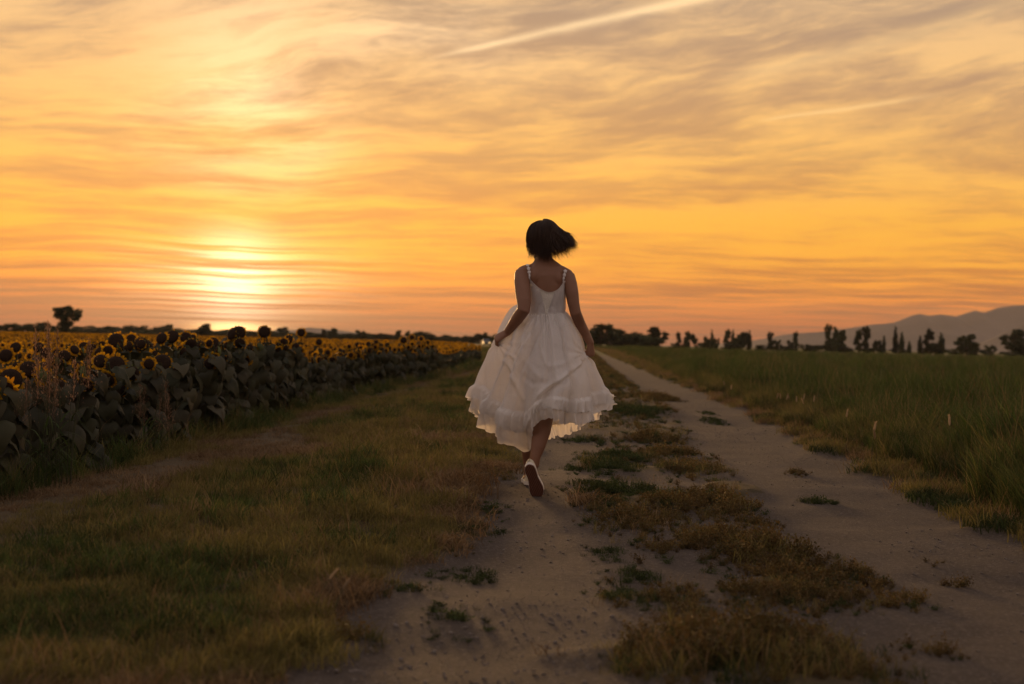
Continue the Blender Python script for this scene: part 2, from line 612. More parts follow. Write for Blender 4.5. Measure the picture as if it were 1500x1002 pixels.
def tree_proto(kind, seed):
    r = random.Random(seed)
    bl = []
    trunks = []
    if kind == 'round':
        for k in range(22):
            a, h = r.uniform(0, 6.28), 0.16 + 0.72 * (k + .5) / 22
            rr = 0.30 * math.sqrt(max(0, 1 - ((h - 0.55) / 0.50) ** 2)) * r.uniform(0.4, 1.1)
            bl.append((rr * math.cos(a), rr * math.sin(a), h, r.uniform(.09, .17), r.uniform(.09, .17), r.uniform(.07, .13)))
        trunks = [limb([(0, 0, -.02), (.01, 0, .2), (-.01, .01, .42), (.03, 0, .66)], [.035, .028, .022, .01])]
        for k in range(5):
            a = k * 1.3
            trunks.append(limb([(0, 0, .25), (.12 * math.cos(a), .12 * math.sin(a), .42), (.22 * math.cos(a), .22 * math.sin(a), .6)], [.018, .012, .006], 5))
    elif kind == 'bush':
        for k in range(24):
            a, h = r.uniform(0, 6.28), 0.05 + 0.77 * (k + .5) / 24
            rr = 0.42 * math.sqrt(max(0, 1 - ((h - 0.25) / 0.75) ** 2)) * r.uniform(0.5, 1.1)
            bl.append((rr * math.cos(a), rr * math.sin(a), h, r.uniform(.12, .2), r.uniform(.12, .2), r.uniform(.08, .17)))
        trunks = [limb([(0, 0, -.02), (.01, 0, .2), (-.01, .01, .5)], [.03, .024, .01])]
    elif kind == 'cypress':
        for k in range(12):
            h = 0.08 + 0.86 * k / 11
            w = 0.115 * (1 - ((h - 0.25) / 0.78) ** 2 if h > .25 else .95)
            bl.append((r.uniform(-.012, .012), r.uniform(-.012, .012), h, max(.02, w), max(.02, w), .07))
        trunks = [limb([(0, 0, -.02), (.0, 0, .3), (0, 0, .8)], [.022, .016, .006])]
    elif kind == 'tall':
        for k in range(20):
            a, h = r.uniform(0, 6.28), 0.08 + 0.82 * (k + .5) / 20
            rr = 0.15 * math.sqrt(max(0, 1 - ((h - 0.5) / 0.5) ** 2)) * r.uniform(0.4, 1.1)
            bl.append((rr * math.cos(a), rr * math.sin(a), h, r.uniform(.05, .10), r.uniform(.05, .10), r.uniform(.06, .12)))
        trunks = [limb([(0, 0, -.02), (.01, 0, .3), (-.01, .01, .8)], [.028, .022, .008])]
    elif kind == 'lone':
        for (x, z, sx, sz) in [(-.28, .66, .2, .15), (-.12, .80, .22, .15), (.08, .88, .2, .12), (-.30, .82, .15, .11), (.26, .80, .2, .11), (.36, .68, .17, .11),
                               (.34, .56, .14, .08), (.12, .68, .24, .15), (-.06, .55, .22, .16), (-.16, .40, .16, .14), (.02, .30, .17, .2), (-.10, .18, .15, .16), (.14, .42, .14, .12), (.2, .14, .1, .14)]:
            for q in range(2):
                bl.append((x + r.uniform(-.05, .05), r.uniform(-.28, .28), z + r.uniform(-.03, .03), sx * .75, .2, sz * .8))
        trunks = [limb([(0, 0, -.02), (-.02, 0, .2), (.0, .0, .45), (.02, 0, .7)], [.045, .038, .03, .012]),
                  limb([(0, 0, .3), (.12, 0, .45), (.26, .05, .66)], [.025, .02, .008], 5),
                  limb([(0, 0, .32), (-.1, 0, .5), (-.25, -.05, .7)], [.025, .02, .008], 5)]
    n = {'round': 2600, 'bush': 2600, 'cypress': 1800, 'tall': 2200, 'lone': 5000}[kind]
    V, F, tint = leaf_cloud(bl, n, {'lone': .030, 'cypress': .024, 'tall': .028}.get(kind, .040), seed)
    root = empty('tree')
    cr = mesh_obj('crown', V, F, m_crown, root)
    set_tint(cr.data, tint)
    tv, tf = joined(trunks)
    mesh_obj('trunk', tv, tf, m_bark, root, smooth=True)
    return root


protos = {('round', 0): tree_proto('round', 3), ('round', 1): tree_proto('round', 14), ('bush', 0): tree_proto('bush', 5),
          ('bush', 1): tree_proto('bush', 6), ('cypress', 0): tree_proto('cypress', 8), ('tall', 0): tree_proto('tall', 9),
          ('tall', 1): tree_proto('tall', 19), ('lone', 0): tree_proto('lone', 10)}
used = set()


def plant_tree(kind, var, px, top, width, dist, label, group=None, name=None):
    """tree with its foot on the ground at distance dist; width in frame pixels"""
    p = at(px, top, dist)
    h = p[2]
    key = (kind, var)
    if key in used:
        o = copy_tree(protos[key])
    else:
        o = protos[key]; used.add(key)
    base_w = {'round': .80, 'bush': 1.05, 'cypress': .24, 'tall': .42, 'lone': .92}[kind]
    w = width / FPX * dist / base_w
    o.location = (p[0], dist, 0.0)
    o.scale = (w, w, h)
    o.rotation_euler = (0, 0, 0.0 if kind == 'lone' else (px * 1.7) % 6.28)
    o.name = name or {'cypress': 'cypress_tree', 'bush': 'bushy_tree'}.get(kind, 'tree')
    tag(o, label, 'tree', group)
    return o


GR = 'trees along the far side of the green field'
L_R = {'round': 'round-crowned dark tree standing beyond the tall green grass field', 'bush': 'low bushy dark tree standing beyond the tall green grass field',
       'cypress': 'slim pointed cypress standing beyond the tall green grass field', 'tall': 'tall ragged narrow-crowned tree standing beyond the tall green grass field'}
right_trees = [('round', 0, 880, 473, 56), ('round', 1, 913, 481, 34), ('bush', 0, 932, 484, 36), ('bush', 1, 946, 490, 40), ('round', 1, 965, 478, 34), ('bush', 0, 895, 486, 44), ('bush', 1, 922, 489, 40), ('bush', 0, 955, 489, 44), ('bush', 1, 870, 489, 40),
               ('tall', 0, 994, 485, 11), ('bush', 1, 1011, 486, 24), ('tall', 1, 1008, 484, 10), ('cypress', 0, 1043, 482, 7), ('bush', 0, 1036, 491, 14), ('bush', 1, 1049, 493, 13),
               ('tall', 0, 1066, 481, 14), ('cypress', 0, 1074, 482, 8), ('round', 0, 1087, 485, 25), ('cypress', 0, 1098, 483, 9), ('bush', 0, 1082, 491, 22),
               ('tall', 1, 1128, 485, 12), ('bush', 1, 1138, 496, 17), ('tall', 0, 1166, 484, 13), ('bush', 0, 1158, 497, 14), ('bush', 1, 1180, 503, 22),
               ('tall', 1, 1213, 473, 14), ('tall', 0, 1224, 477, 14), ('round', 1, 1232, 482, 20), ('bush', 0, 1216, 500, 24),
               ('tall', 0, 1258, 481, 16), ('tall', 1, 1270, 476, 16), ('bush', 1, 1286, 496, 16), ('cypress', 0, 1295, 491, 7),
               ('cypress', 0, 1312, 477, 9), ('cypress', 0, 1321, 486, 10), ('cypress', 0, 1332, 499, 8),
               ('cypress', 0, 1348, 491, 9), ('tall', 0, 1361, 480, 19), ('cypress', 0, 1379, 487, 13), ('bush', 1, 1368, 500, 20),
               ('round', 0, 1416, 488, 32), ('bush', 0, 1424, 497, 24), ('bush', 1, 1450, 504, 20), ('round', 1, 1484, 481, 40), ('bush', 0, 1510, 492, 40), ('round', 0, 1545, 486, 46)]
for q in range(13):
    px = 992 + 40 * q + (q * 17 % 11)
    right_trees.append(('bush', q % 2, px, 502 + .0225 * (px - 750) - 5 - (q * 7 % 4), 26 + (q * 11 % 14)))
for i, (k, v, px, top, w) in enumerate(right_trees):
    d = 395 + (i * 37 % 40)
    lab = L_R[k].replace('beyond the tall green grass field', 'in the clump where the track vanishes' if px < 985 else ('in the row before the bare horizon' if px < 1150 else ('before the long foot of the mountain' if px < 1240 else ('below the rising mountain slope' if px < 1340 else 'below the high mountain crest'))))
    if i == 0:
        lab = 'broadest round dark tree of the clump where the track vanishes'
    if (k, px) == ('round', 1484):
        lab = 'round open-crowned tree in front of the dark lower mountain ridge'
    plant_tree(k, v, px, top, w, d, lab, GR)
GL = 'trees of the hedge line behind the sunflower field'
L_L = {'round': 'hazy round tree rising from the hedge line behind the sunflowers', 'bush': 'low hazy shrubby tree in the hedge line behind the sunflowers',
       'tall': 'narrow hazy tree rising from the hedge line behind the sunflowers'}
plant_tree('lone', 0, 98, 447, 41, 300, 'broad dark tree standing alone and tall above the sunflower field')
left_trees = [('bush', 0, 8, 474, 34, 340), ('bush', 1, 30, 472, 40, 345), ('bush', 0, 52, 470, 40, 350), ('bush', 1, 72, 475, 30, 360), ('bush', 1, -20, 473, 40, 350),
              ('bush', 0, 128, 477, 44, 620), ('bush', 1, 150, 476, 44, 640), ('bush', 0, 176, 477, 44, 650), ('bush', 1, 200, 475, 34, 640), ('bush', 0, 222, 477, 40, 660),
              ('round', 0, 245, 474, 22, 640), ('bush', 1, 252, 479, 40, 650), ('bush', 0, 274, 481, 40, 660), ('round', 1, 298, 473, 24, 520), ('bush', 1, 300, 478, 22, 520), ('bush', 1, 320, 482, 46, 700),
              ('bush', 0, 345, 481, 46, 720), ('bush', 1, 372, 483, 40, 720), ('bush', 0, 398, 483, 44, 700), ('round', 0, 416, 478, 20, 640), ('bush', 1, 434, 485, 44, 660),
              ('bush', 0, 456, 485, 40, 560), ('tall', 0, 474, 481, 12, 540), ('round', 1, 487, 480, 18, 540), ('bush', 1, 480, 487, 40, 550), ('bush', 0, 507, 487, 40, 560),
              ('round', 0, 528, 483, 20, 540), ('bush', 1, 546, 489, 26, 560), ('bush', 0, 563, 487, 24, 540), ('tall', 1, 584, 483, 14, 520), ('tall', 0, 598, 484, 14, 520),
              ('bush', 1, 575, 492, 30, 540), ('bush', 0, 622, 484, 36, 470), ('bush', 1, 650, 492, 34, 600), ('bush', 0, 674, 493, 34, 620), ('bush', 1, 703, 487, 24, 520),
              ('tall', 1, 711, 486, 8, 520), ('bush', 0, 734, 488, 26, 560), ('bush', 1, 760, 491, 34, 580), ('bush', 0, 790, 492, 36, 600), ('bush', 1, 822, 491, 36, 560), ('bush', 0, 848, 489, 30, 470)]
for q in range(9):
    left_trees.append(('bush', q % 2, -40 - 30 * q, 474 - 0.6 * q + (q * 13 % 5), 34 + (q * 11 % 9), 420 + (q * 53 % 90)))
for q in range(44):
    left_trees.append(('bush', q % 2, 112 + 17 * q + (q * 7 % 5), 479 + 0.0175 * 17 * q + (q * 13 % 5), 26 + (q * 11 % 9), 560 + (q * 53 % 150)))
for k, v, px, top, w, d in left_trees:
    if k == 'bush': w *= 1.35
    lab = L_L[k].replace('behind the sunflowers', 'left of the lone tall tree' if px < 90 else ('between the lone tree and the sun' if px < 290 else ('under the hazy left hill' if px < 460 else ('beyond the yellow strip of field' if px < 600 else 'where the sunflower rows run out'))))
    if (k, px) == ('round', 298):
        lab = 'compact round tree standing before the sinking sun, behind the sunflowers'
    plant_tree(k, v, px, top, w, d, lab, GL)

# ------------------------------------------------------------------ car far down the road with its headlights on
m_cpaint = varied('car_paint', (0.05, 0.05, 0.055), (0.06, 0.06, 0.065), 2.0, 0.35, 0.5)
m_cglass = varied('car_glass', (0.02, 0.02, 0.025), (0.03, 0.03, 0.035), 2.0, 0.1, 0.5)
m_tyre = varied('tyre_rubber', (0.02, 0.02, 0.02), (0.03, 0.03, 0.03), 5.0, 0.9, 0.2)
m_lamp, t, b = material('headlight_glass')
t.l.new(t.mix(t.noise(t.node('ShaderNodeTexCoord').outputs['Object'], 6.0), (1.0, 0.55, 0.15), (1.0, 0.60, 0.19)), b.inputs['Emission Color'])
b.inputs['Emission Strength'].default_value = 1.6


def build_car(loc, rz):
    root = empty('car', loc, rz)
    # body: side profile (y along the car, front at -y), swept across the width
    prof = [(-2.05, .35), (-2.1, .55), (-2.02, .78), (-1.1, .92), (-0.55, 1.36), (-.3, 1.45), (.9, 1.45), (1.25, 1.36), (1.75, .98), (2.05, .92), (2.1, .5), (2.05, .32)]
    V, F = [], []
    xs = [-.84, -.80, -.5, 0, .5, .80, .84]
    n = len(prof)
    for x in xs:
        k = 0.86 if abs(x) > .82 else 1.0
        for (y, z) in prof:
            inn = 1 - 0.16 * max(0, (z - .9) / .55)
            V.append((x * inn, y, .32 + (z - .32) * (k if z > .9 else 1)))
    for i in range(len(xs) - 1):
        for j in range(n):
            F.append((i * n + j, (i + 1) * n + j, (i + 1) * n + (j + 1) % n, i * n + (j + 1) % n))
    F += [tuple(range(n))[::-1], tuple(range((len(xs) - 1) * n, len(xs) * n))]
    mesh_obj('body', V, F, m_cpaint, root)
    mesh_obj('windscreen', [(-.66, -1.06, .95), (.66, -1.06, .95), (.6, -.56, 1.35), (-.6, -.56, 1.35)], [(0, 1, 2, 3)], m_cglass, root)
    for s in (-1, 1):
        V, F = limb([(s * .62, -1.3, .32), (s * .84, -1.3, .32)], [.31, .31], 14)
        F.append(tuple(range(14))[::-1])
        mesh_obj('wheel', V, F, m_tyre, root)
        w = mesh_obj('wheel', V + np.array([0, 2.6, 0]), F, m_tyre, root)
        V, F = limb([(s * .62, -2.04, .66), (s * .62, -2.12, .66), (s * .62, -2.16, .66)], [.15, .15, .10], 12)
        mesh_obj('headlight', V, F, m_lamp, root)
    tag(root, 'distant dark car with both headlights glowing beside the hedge line', 'car')
    return root


cp = at(712.5, 499.5, 300)
build_car((cp[0], 300, 0.0), math.radians(2))
# ------------------------------------------------------------------ sunflowers
m_sleaf = leafy('sunflower_leaf', (0.030, 0.032, 0.015), (0.044, 0.043, 0.021), (0.062, 0.055, 0.032), 0.25, rough=0.6)
m_stem = varied('sunflower_stem', (0.035, 0.04, 0.018), (0.06, 0.06, 0.03), 6.0, 0.8, 0.2)
m_petal = leafy('sunflower_petal', (0.40, 0.20, 0.006), (0.50, 0.28, 0.010), (0.34, 0.155, 0.008), 0.55)
m_disc, t, b = material('sunflower_disc')
co = t.node('ShaderNodeTexCoord').outputs['Object']
vor = t.node('ShaderNodeTexVoronoi'); vor.inputs['Scale'].default_value = 170.0
t.l.new(co, vor.inputs['Vector'])
t.l.new(t.mix(t.ss(vor.outputs['Distance'], 0.1, 0.6), (0.050, 0.026, 0.012), (0.018, 0.010, 0.006)), b.inputs['Base Color'])
b.inputs['Roughness'].default_value = 0.95
bn = t.node('ShaderNodeBump'); bn.inputs['Strength'].default_value = 0.8; bn.inputs['Distance'].default_value = 0.004
t.l.new(vor.outputs['Distance'], bn.inputs['Height']); t.l.new(bn.outputs[0], b.inputs['Normal'])
m_calyx = leafy('sunflower_calyx', (0.06, 0.08, 0.025), (0.085, 0.10, 0.035), None, 0.2)


def leaf_mesh(name, L, Wd, droop, seed, fold=0.25):
    """heart-shaped leaf growing along +y from a short stalk, drooping"""
    r = random.Random(seed)
    prof = [(0.0, .02), (.16, .03), (.21, .28), (.32, .48), (.46, .50), (.62, .40), (.78, .24), (.91, .09), (1.0, .005)]
    V, F = [], []
    for i, (s, w) in enumerate(prof):
        ang = droop * s ** 1.2
        y = L * (math.sin(ang) / droop if droop > .01 else s)
        z = -L * (1 - math.cos(ang)) / droop
        for side in (-1, -.5, 0, .5, 1):
            ww = w * Wd * side
            V.append((ww * (1 - .25 * fold), y + r.uniform(-.003, .003), z + fold * abs(ww) - .9 * fold * abs(ww) * (abs(side) > .8) + r.uniform(-.004, .004) + 0.009 * math.sin(11 * s + 4 * side + seed)))
    for i in range(len(prof) - 1):
        for k in range(4):
            F.append((i * 5 + k, i * 5 + k + 1, i * 5 + k + 6, i * 5 + k + 5))
    me = bpy.data.meshes.new(name)
    me.from_pydata(V, [], F)
    me.materials.append(m_sleaf)
    me.polygons.foreach_set('use_smooth', [True] * len(F))
    set_tint(me, [r.random() * .9] * len(V))
    return me


def disc_mesh(R, seed):
    V, F = [(0, 0, .012)], []
    n = 20
    rings = [(.35, .016), (.7, .012), (1.0, -.004), (1.02, -.02)]
    for rr, z in rings:
        for k in range(n):
            a = 2 * math.pi * k / n
            V.append((R * rr * math.cos(a), R * rr * math.sin(a), z * R / .07))
    for k in range(n):
        F.append((0, 1 + k, 1 + (k + 1) % n))
    for i in range(len(rings) - 1):
        for k in range(n):
            F.append((1 + i * n + k, 1 + (i + 1) * n + k, 1 + (i + 1) * n + (k + 1) % n, 1 + i * n + (k + 1) % n))
    me = bpy.data.meshes.new('flower_head')
    me.from_pydata(V, [], F)
    me.materials.append(m_disc)
    me.polygons.foreach_set('use_smooth', [True] * len(F))
    return me


def petals_mesh(R, n, seed, ln=.055, gap=0.15):
    r = random.Random(seed)
    V, F, T = [], [], []
    for k in range(n):
        if r.random() < gap: continue
        a = 2 * math.pi * (k + r.uniform(-.3, .3)) / n
        l = ln * r.uniform(.6, 1.15)
        w = .011 * r.uniform(.8, 1.3)
        up = r.uniform(-.5, .55)
        ca_, sa_ = math.cos(a), math.sin(a)
        o = len(V)
        tint = r.random() * .9
        for (s, ww, c) in [(0, .6, 0), (.45, 1.0, .3), (.8, .7, .7), (1.0, .08, 1.1)]:
            rad = R * .94 + l * s
            z = -.012 + l * (up * s - .25 * c * s)
            for sd in (-1, 1):
                V.append((rad * ca_ - sd * ww * w * sa_, rad * sa_ + sd * ww * w * ca_, z))
                T.append(tint)
        for i in range(3):
            F.append((o + 2 * i, o + 2 * i + 1, o + 2 * i + 3, o + 2 * i + 2))
    me = bpy.data.meshes.new('petals')
    me.from_pydata(V, [], F)
    me.materials.append(m_petal)
    set_tint(me, T)
    return me


def calyx_mesh(R, seed):
    r = random.Random(seed)
    V, F = [(0, 0, -.045)], []
    n = 14
    for rr, z in ((.5, -.042), (.98, -.022)):
        for k in range(n):
            a = 2 * math.pi * k / n
            V.append((R * rr * math.cos(a), R * rr * math.sin(a), z))
    for k in range(n):
        F.append((0, 1 + (k + 1) % n, 1 + k))
        F.append((1 + k, 1 + (k + 1) % n, 1 + n + (k + 1) % n, 1 + n + k))
    for k in range(n):
        a = 2 * math.pi * (k + .5) / n
        o = len(V)
        for (rr, da, z) in ((.9, -.2, -.026), (.9, .2, -.026), (1.32 + r.uniform(-.1, .1), 0, -.03 + r.uniform(-.02, .03))):
            V.append((R * rr * math.cos(a + da), R * rr * math.sin(a + da), z))
        F.append((o, o + 1, o + 2))
    me = bpy.data.meshes.new('calyx')
    me.from_pydata(V, [], F)
    me.materials.append(m_calyx)
    set_tint(me, [r.random() * .9 for _ in V])
    return me


LEAVES = [leaf_mesh('leaf', .225 + .022 * k, .19 + .018 * k, 1.25 + .3 * k, k, .35 + .12 * (k % 3)) for k in range(5)]
DISCS = [disc_mesh(R, 0) for R in (.042, .056, .068, .08)]
SMALL = (disc_mesh(.036, 0), petals_mesh(.036, 26, 77, .052, .05), calyx_mesh(.036, 78))
PETALS = [[petals_mesh(R, 30, 40 + i * 3 + j, (.036, .027, .018)[j], (.10, .30, .55)[j]) for j in range(3)] for i, R in enumerate((.042, .056, .068, .08))]
CALYX = [calyx_mesh(R, 60 + i) for i, R in enumerate((.042, .056, .068, .08))]


def stem_mesh(h, lean, seed):
    r = random.Random(seed)
    path = [(0, 0, -.05), (lean * .2, 0, h * .35), (lean * .6, .01, h * .7), (lean * .9, 0.0, h * .93), (lean, -.04, h)]
    return limb(path, [.016, .014, .012, .011, .010], 6)


STEMS = {}
for hk in range(8):
    h = .56 + .065 * hk
    V, F = stem_mesh(h, .02, hk)
    me = bpy.data.meshes.new('stem')
    me.from_pydata([tuple(v) for v in V], [], [tuple(f) for f in F])
    me.materials.append(m_stem)
    STEMS[hk] = (h, me)


def child(name, me, parent, loc, rot=(0, 0, 0), scl=1.0):
    o = bpy.data.objects.new(name, me)
    COL.objects.link(o)
    o.parent = parent
    o.location = loc
    o.rotation_euler = rot
    o.scale = (scl,) * 3
    return o


def sunflower(x, y, height, seed, label, face=None, tilt=None, size=None, bloom=None, nleaf=9, headz=0.0, outer=False):
    r = random.Random(seed)
    hk = max(0, min(7, int(round((height - .56) / .065))))
    h, sm = STEMS[hk]
    k = height / h
    root = empty('sunflower', (x, y, float(gz(x, y))))
    child('stem', sm, root, (0, 0, 0), (0, 0, 0), k)
    i = r.randrange(4) if size is None else size
    j = r.choice((0, 0, 1, 1, 2)) if bloom is None else bloom
    fz = r.gauss(0, .55) if face is None else face              # 0 looks at -y
    tl = r.uniform(.95, 1.55) if tilt is None else tilt          # how far the head nods from straight up
    fd = child('flower_head', DISCS[i], root, (.02 * k, -.055, height - .012 - headz), (tl, 0, fz), 1.0)
    child('petals', PETALS[i][j], fd, (0, 0, 0), (0, 0, r.uniform(0, 6.28)))['kind'] = 'stuff'
    child('calyx', CALYX[i], fd, (0, 0, 0))
    for q in range(nleaf):
        zz = height * (.07 + .91 * (q + .4 * r.random()) / nleaf)
        a = q * 2.4 + r.uniform(-.4, .4)
        if outer and q % 3: a = r.gauss(-.9, .75)                # outer row: leaves hang over the verge
        sc = (1.16 - .36 * zz / height) * r.uniform(.66, 1.15)
        child('leaf', r.choice(LEAVES), root, (.015 * math.cos(a), .015 * math.sin(a), zz), (r.uniform(-.9, .25), r.uniform(-.35, .35), a - math.pi / 2), sc)
    tag(root, label, 'sunflower', 'sunflowers along the edge of the field')
    return root


def field_edge(y):
    return np.interp(y, [0, 7, 9, 16, 28, 36, 43, 60, 120, 300], [-3.1, -3.05, -3.05, -3.05, -2.9, -2.3, -1.75, -1.3, -4.0, -16.0])


def edge_height(y, row):
    return np.interp(y, [7, 9.5, 11.5, 13, 15, 18, 19.5, 21, 23, 26, 30, 36, 60], [.74, .78, .88, 1.0, 1.03, 1.03, .94, .80, .78, .88, 1.0, 1.0, .92]) - .055 * row


rs = random.Random(99)
BLOOM = {0: ('full yellow petals', 'fresh yellow petals'), 1: ('thinning petals', 'ragged petals'), 2: ('withered petals', 'almost no petals')}
SIZE = {0: 'small', 1: 'middling', 2: 'large', 3: 'broad'}


def flower_label(row, bl, size, face, tilt, hk):
    turn = 'turned towards the track' if face > .45 else ('turned away from the track' if face < -.45 else 'facing the verge')
    nod = 'hanging' if tilt > 1.75 else ('nodding' if tilt > 1.3 else 'upright')
    where = ('outermost row', 'second row', 'third row', 'fourth row')[row]
    return '%s %s sunflower, %s, %s, %s' % (SIZE[size], nod, BLOOM[bl][hk % 2], turn, where)


STAND_LAB = {347: 'large dark sunflower head silhouetted right under the sinking sun', 385: 'big round sunflower head standing clear against the sky beside the sun', 439: 'petal-ringed sunflower head standing alone against the hazy hill',
             249: 'bare dark sunflower head raised above the leaves against the yellow field', 204: 'bare brown sunflower head hanging before the yellow field', 310: 'broadest dark seed head above the drooping leaf wall',
             234: 'drooping brown seed head low in the leaf wall of the edge', 167: 'tall sunflower with bright petal crest above the yellow field'}
# heads that stand out against the sky or the field: (pixel x, pixel y, depth, disc size, bloom, face, tilt)
stand = [(347, 487, 15.6, 3, 2, .15, 1.35), (385, 486, 17.2, 3, 1, .1, 1.4), (439, 487, 18.6, 2, 0, -.1, 1.45), (249, 492, 14.4, 2, 2, -.2, 1.25), (204, 504, 13.4, 2, 2, .1, 1.2),
         (310, 503, 13.2, 3, 1, .3, 1.3), (234, 530, 11.6, 3, 1, .1, 1.2), (167, 498, 14.6, 3, 0, .1, 1.2), (147, 518, 12.6, 2, 0, .2, 1.3), (165, 535, 11.6, 3, 0, -.1, 1.35),
         (126, 555, 10.6, 2, 0, .5, 1.35), (57, 544, 10.4, 3, 0, -.5, 1.3), (12, 556, 9.9, 3, 0, .4, 1.4), (38, 540, 11.2, 2, 0, .2, 1.2), (111, 556, 10.2, 2, 0, -.3, 1.4), (336, 489, 16.4, 2, 1, -.7, 1.3),
         (284, 507, 14.6, 2, 2, -.9, 1.25), (120, 508, 15.0, 1, 0, 0, 1.35), (65, 516, 13.4, 1, 1, .1, 1.0), (53, 508, 14.4, 1, 1, -.2, 1.1), (466, 501, 20.0, 1, 0, .3, 1.4), (498, 515, 20.6, 2, 0, 1.3, 1.3),
         (540, 533, 22.5, 1, 0, .2, 1.4), (535, 519, 24.0, 1, 0, -.3, 1.4), (590, 498, 31, 3, 0, .1, 1.4), (602, 494, 32, 2, 0, -.2, 1.35), (616, 496, 34, 2, 0, .2, 1.3), (566, 505, 27, 1, 0, .2, 1.4),
         (5, 520, 12.4, 1, 0, 0, 1.3), (92, 521, 13.0, 1, 1, .4, 1.2), (20, 508, 15.0, 1, 0, 0, 1.2), (190, 478 + 18, 16.0, 1, 0, .2, 1.3), (270, 494, 17.2, 2, 0, .2, 1.3), (420, 497, 19.2, 2, 1, -.4, 1.3)]
count = 0
sun_xy = []
for q, (px, py, d, sz, bl, fc, tl) in enumerate(stand):
    while at(px, py, d)[0] > float(field_edge(d)) - .12 - .25 * (q % 3) and d < 60: d += .1
    p = at(px, py, d)
    o = sunflower(p[0], d + .05, p[2] - float(gz(p[0], d)) + .01, 500 + q, STAND_LAB.get(px) or flower_label(1, bl, sz, fc, tl, q).replace('second row', 'rising above neighbours'), fc, tl, sz, bl, 13)
    sun_xy.append((p[0], d)); count += 1
y = 8.0
cand = []
y = 7.3
while y < 46:
    for row in range(4):
        cand.append((row, y + rs.uniform(-.1, .1)))
    y += .22 + .004 * y
cand.sort(key=lambda c: c[1] + c[0] * 6)
for row, yy in cand:
    if count >= 285: break
    xx = float(field_edge(yy)) - .42 * row + rs.uniform(-.10, .10)
    if xx / yy < -0.42: continue
    if any((xx - a) ** 2 + (yy - b_) ** 2 < .03 for a, b_ in sun_xy): continue
    if row == 0:
        hh = float(edge_height(yy, 0)) * rs.uniform(.84, .99); hz = rs.uniform(.02, .16); tl = rs.uniform(1.5, 2.3)
    else:
        hh = float(edge_height(yy, row)) * rs.uniform(.90, 1.04); hz = rs.uniform(-.02, .05); tl = rs.uniform(1.1, 1.9)
    bl = rs.choice((0, 1, 1, 2, 2, 2)) if 10.5 < yy < 24 else rs.choice((0, 0, 1, 1))
    fc, sz = rs.gauss(0, .8), rs.choice((0, 0, 1))
    sunflower(xx, yy, hh, 1000 + count, flower_label(row, bl, sz, fc, tl, count), fc, tl, sz, bl, (18 if row == 0 else 12) if yy < 25 else 10, hz, row == 0)
    sun_xy.append((xx, yy)); count += 1


# ---------------- scatter: many small plants as one thing nobody could count
def scatter(name, protos_, P, rotz, tiltx, scl, variant, label=None, cat=None, kind='stuff'):
    n = len(P)
    me = bpy.data.meshes.new(name)
    me.vertices.add(n)
    me.vertices.foreach_set('co', np.asarray(P, np.float32).reshape(-1))
    a = me.attributes.new('rot', 'FLOAT_VECTOR', 'POINT')
    R3 = np.zeros((n, 3), np.float32)
    tz = rng.uniform(0, 6.283, n)
    R3[:, 0] = tiltx * np.cos(tz); R3[:, 1] = tiltx * np.sin(tz); R3[:, 2] = rotz
    a.data.foreach_set('vector', R3.reshape(-1))
    a = me.attributes.new('scl', 'FLOAT', 'POINT')
    a.data.foreach_set('value', np.broadcast_to(np.asarray(scl, np.float32), (n,)).copy())
    a = me.attributes.new('variant', 'INT', 'POINT')
    a.data.foreach_set('value', np.asarray(variant, np.int32))
    o = bpy.data.objects.new(name, me)
    COL.objects.link(o)
    ng = bpy.data.node_groups.new(name + '_scatter', 'GeometryNodeTree')
    ng.interface.new_socket('Geometry', in_out='INPUT', socket_type='NodeSocketGeometry')
    ng.interface.new_socket('Geometry', in_out='OUTPUT', socket_type='NodeSocketGeometry')
    gi = ng.nodes.new('NodeGroupInput'); go = ng.nodes.new('NodeGroupOutput')
    jn = ng.nodes.new('GeometryNodeJoinGeometry')

    def named(nm, dt):
        nd = ng.nodes.new('GeometryNodeInputNamedAttribute')
        nd.data_type = dt
        nd.inputs['Name'].default_value = nm
        return nd.outputs['Attribute']
    rt = ng.nodes.new('FunctionNodeEulerToRotation')
    ng.links.new(named('rot', 'FLOAT_VECTOR'), rt.inputs[0])
    sc = named('scl', 'FLOAT')
    va = named('variant', 'INT')
    for k, pr in enumerate(protos_):
        oi = ng.nodes.new('GeometryNodeObjectInfo')
        oi.inputs['Object'].default_value = pr
        oi.inputs['As Instance'].default_value = True
        ip = ng.nodes.new('GeometryNodeInstanceOnPoints')
        cp_ = ng.nodes.new('FunctionNodeCompare')
        cp_.data_type = 'INT'; cp_.operation = 'EQUAL'
        ng.links.new(va, cp_.inputs[2]); cp_.inputs[3].default_value = k
        ng.links.new(gi.outputs[0], ip.inputs['Points'])
        ng.links.new(cp_.outputs[0], ip.inputs['Selection'])
        ng.links.new(oi.outputs['Geometry'], ip.inputs['Instance'])
        ng.links.new(rt.outputs[0], ip.inputs['Rotation'])
        ng.links.new(sc, ip.inputs['Scale'])
        ng.links.new(ip.outputs[0], jn.inputs[0])
    ng.links.new(jn.outputs[0], go.inputs[0])
    md = o.modifiers.new('scatter', 'NODES')
    md.node_group = ng
    tag(o, label, cat, None, kind)
    return o


def join_meshes(items, name):
    """items: (mesh, matrix) -> one unlinked object with all of them"""
    bm_ = bmesh.new()
    mats = []
    for me, mw in items:
        tmp = me.copy()
        tmp.transform(mw)
        remap = []
        for mt in tmp.materials:
            if mt not in mats: mats.append(mt)
            remap.append(mats.index(mt))
        for p in tmp.polygons:
            p.material_index = remap[p.material_index]
        bm_.from_mesh(tmp)
        bpy.data.meshes.remove(tmp)
    me = bpy.data.meshes.new(name)
    bm_.to_mesh(me); bm_.free()
    for mt in mats: me.materials.append(mt)
    return bpy.data.objects.new(name, me)


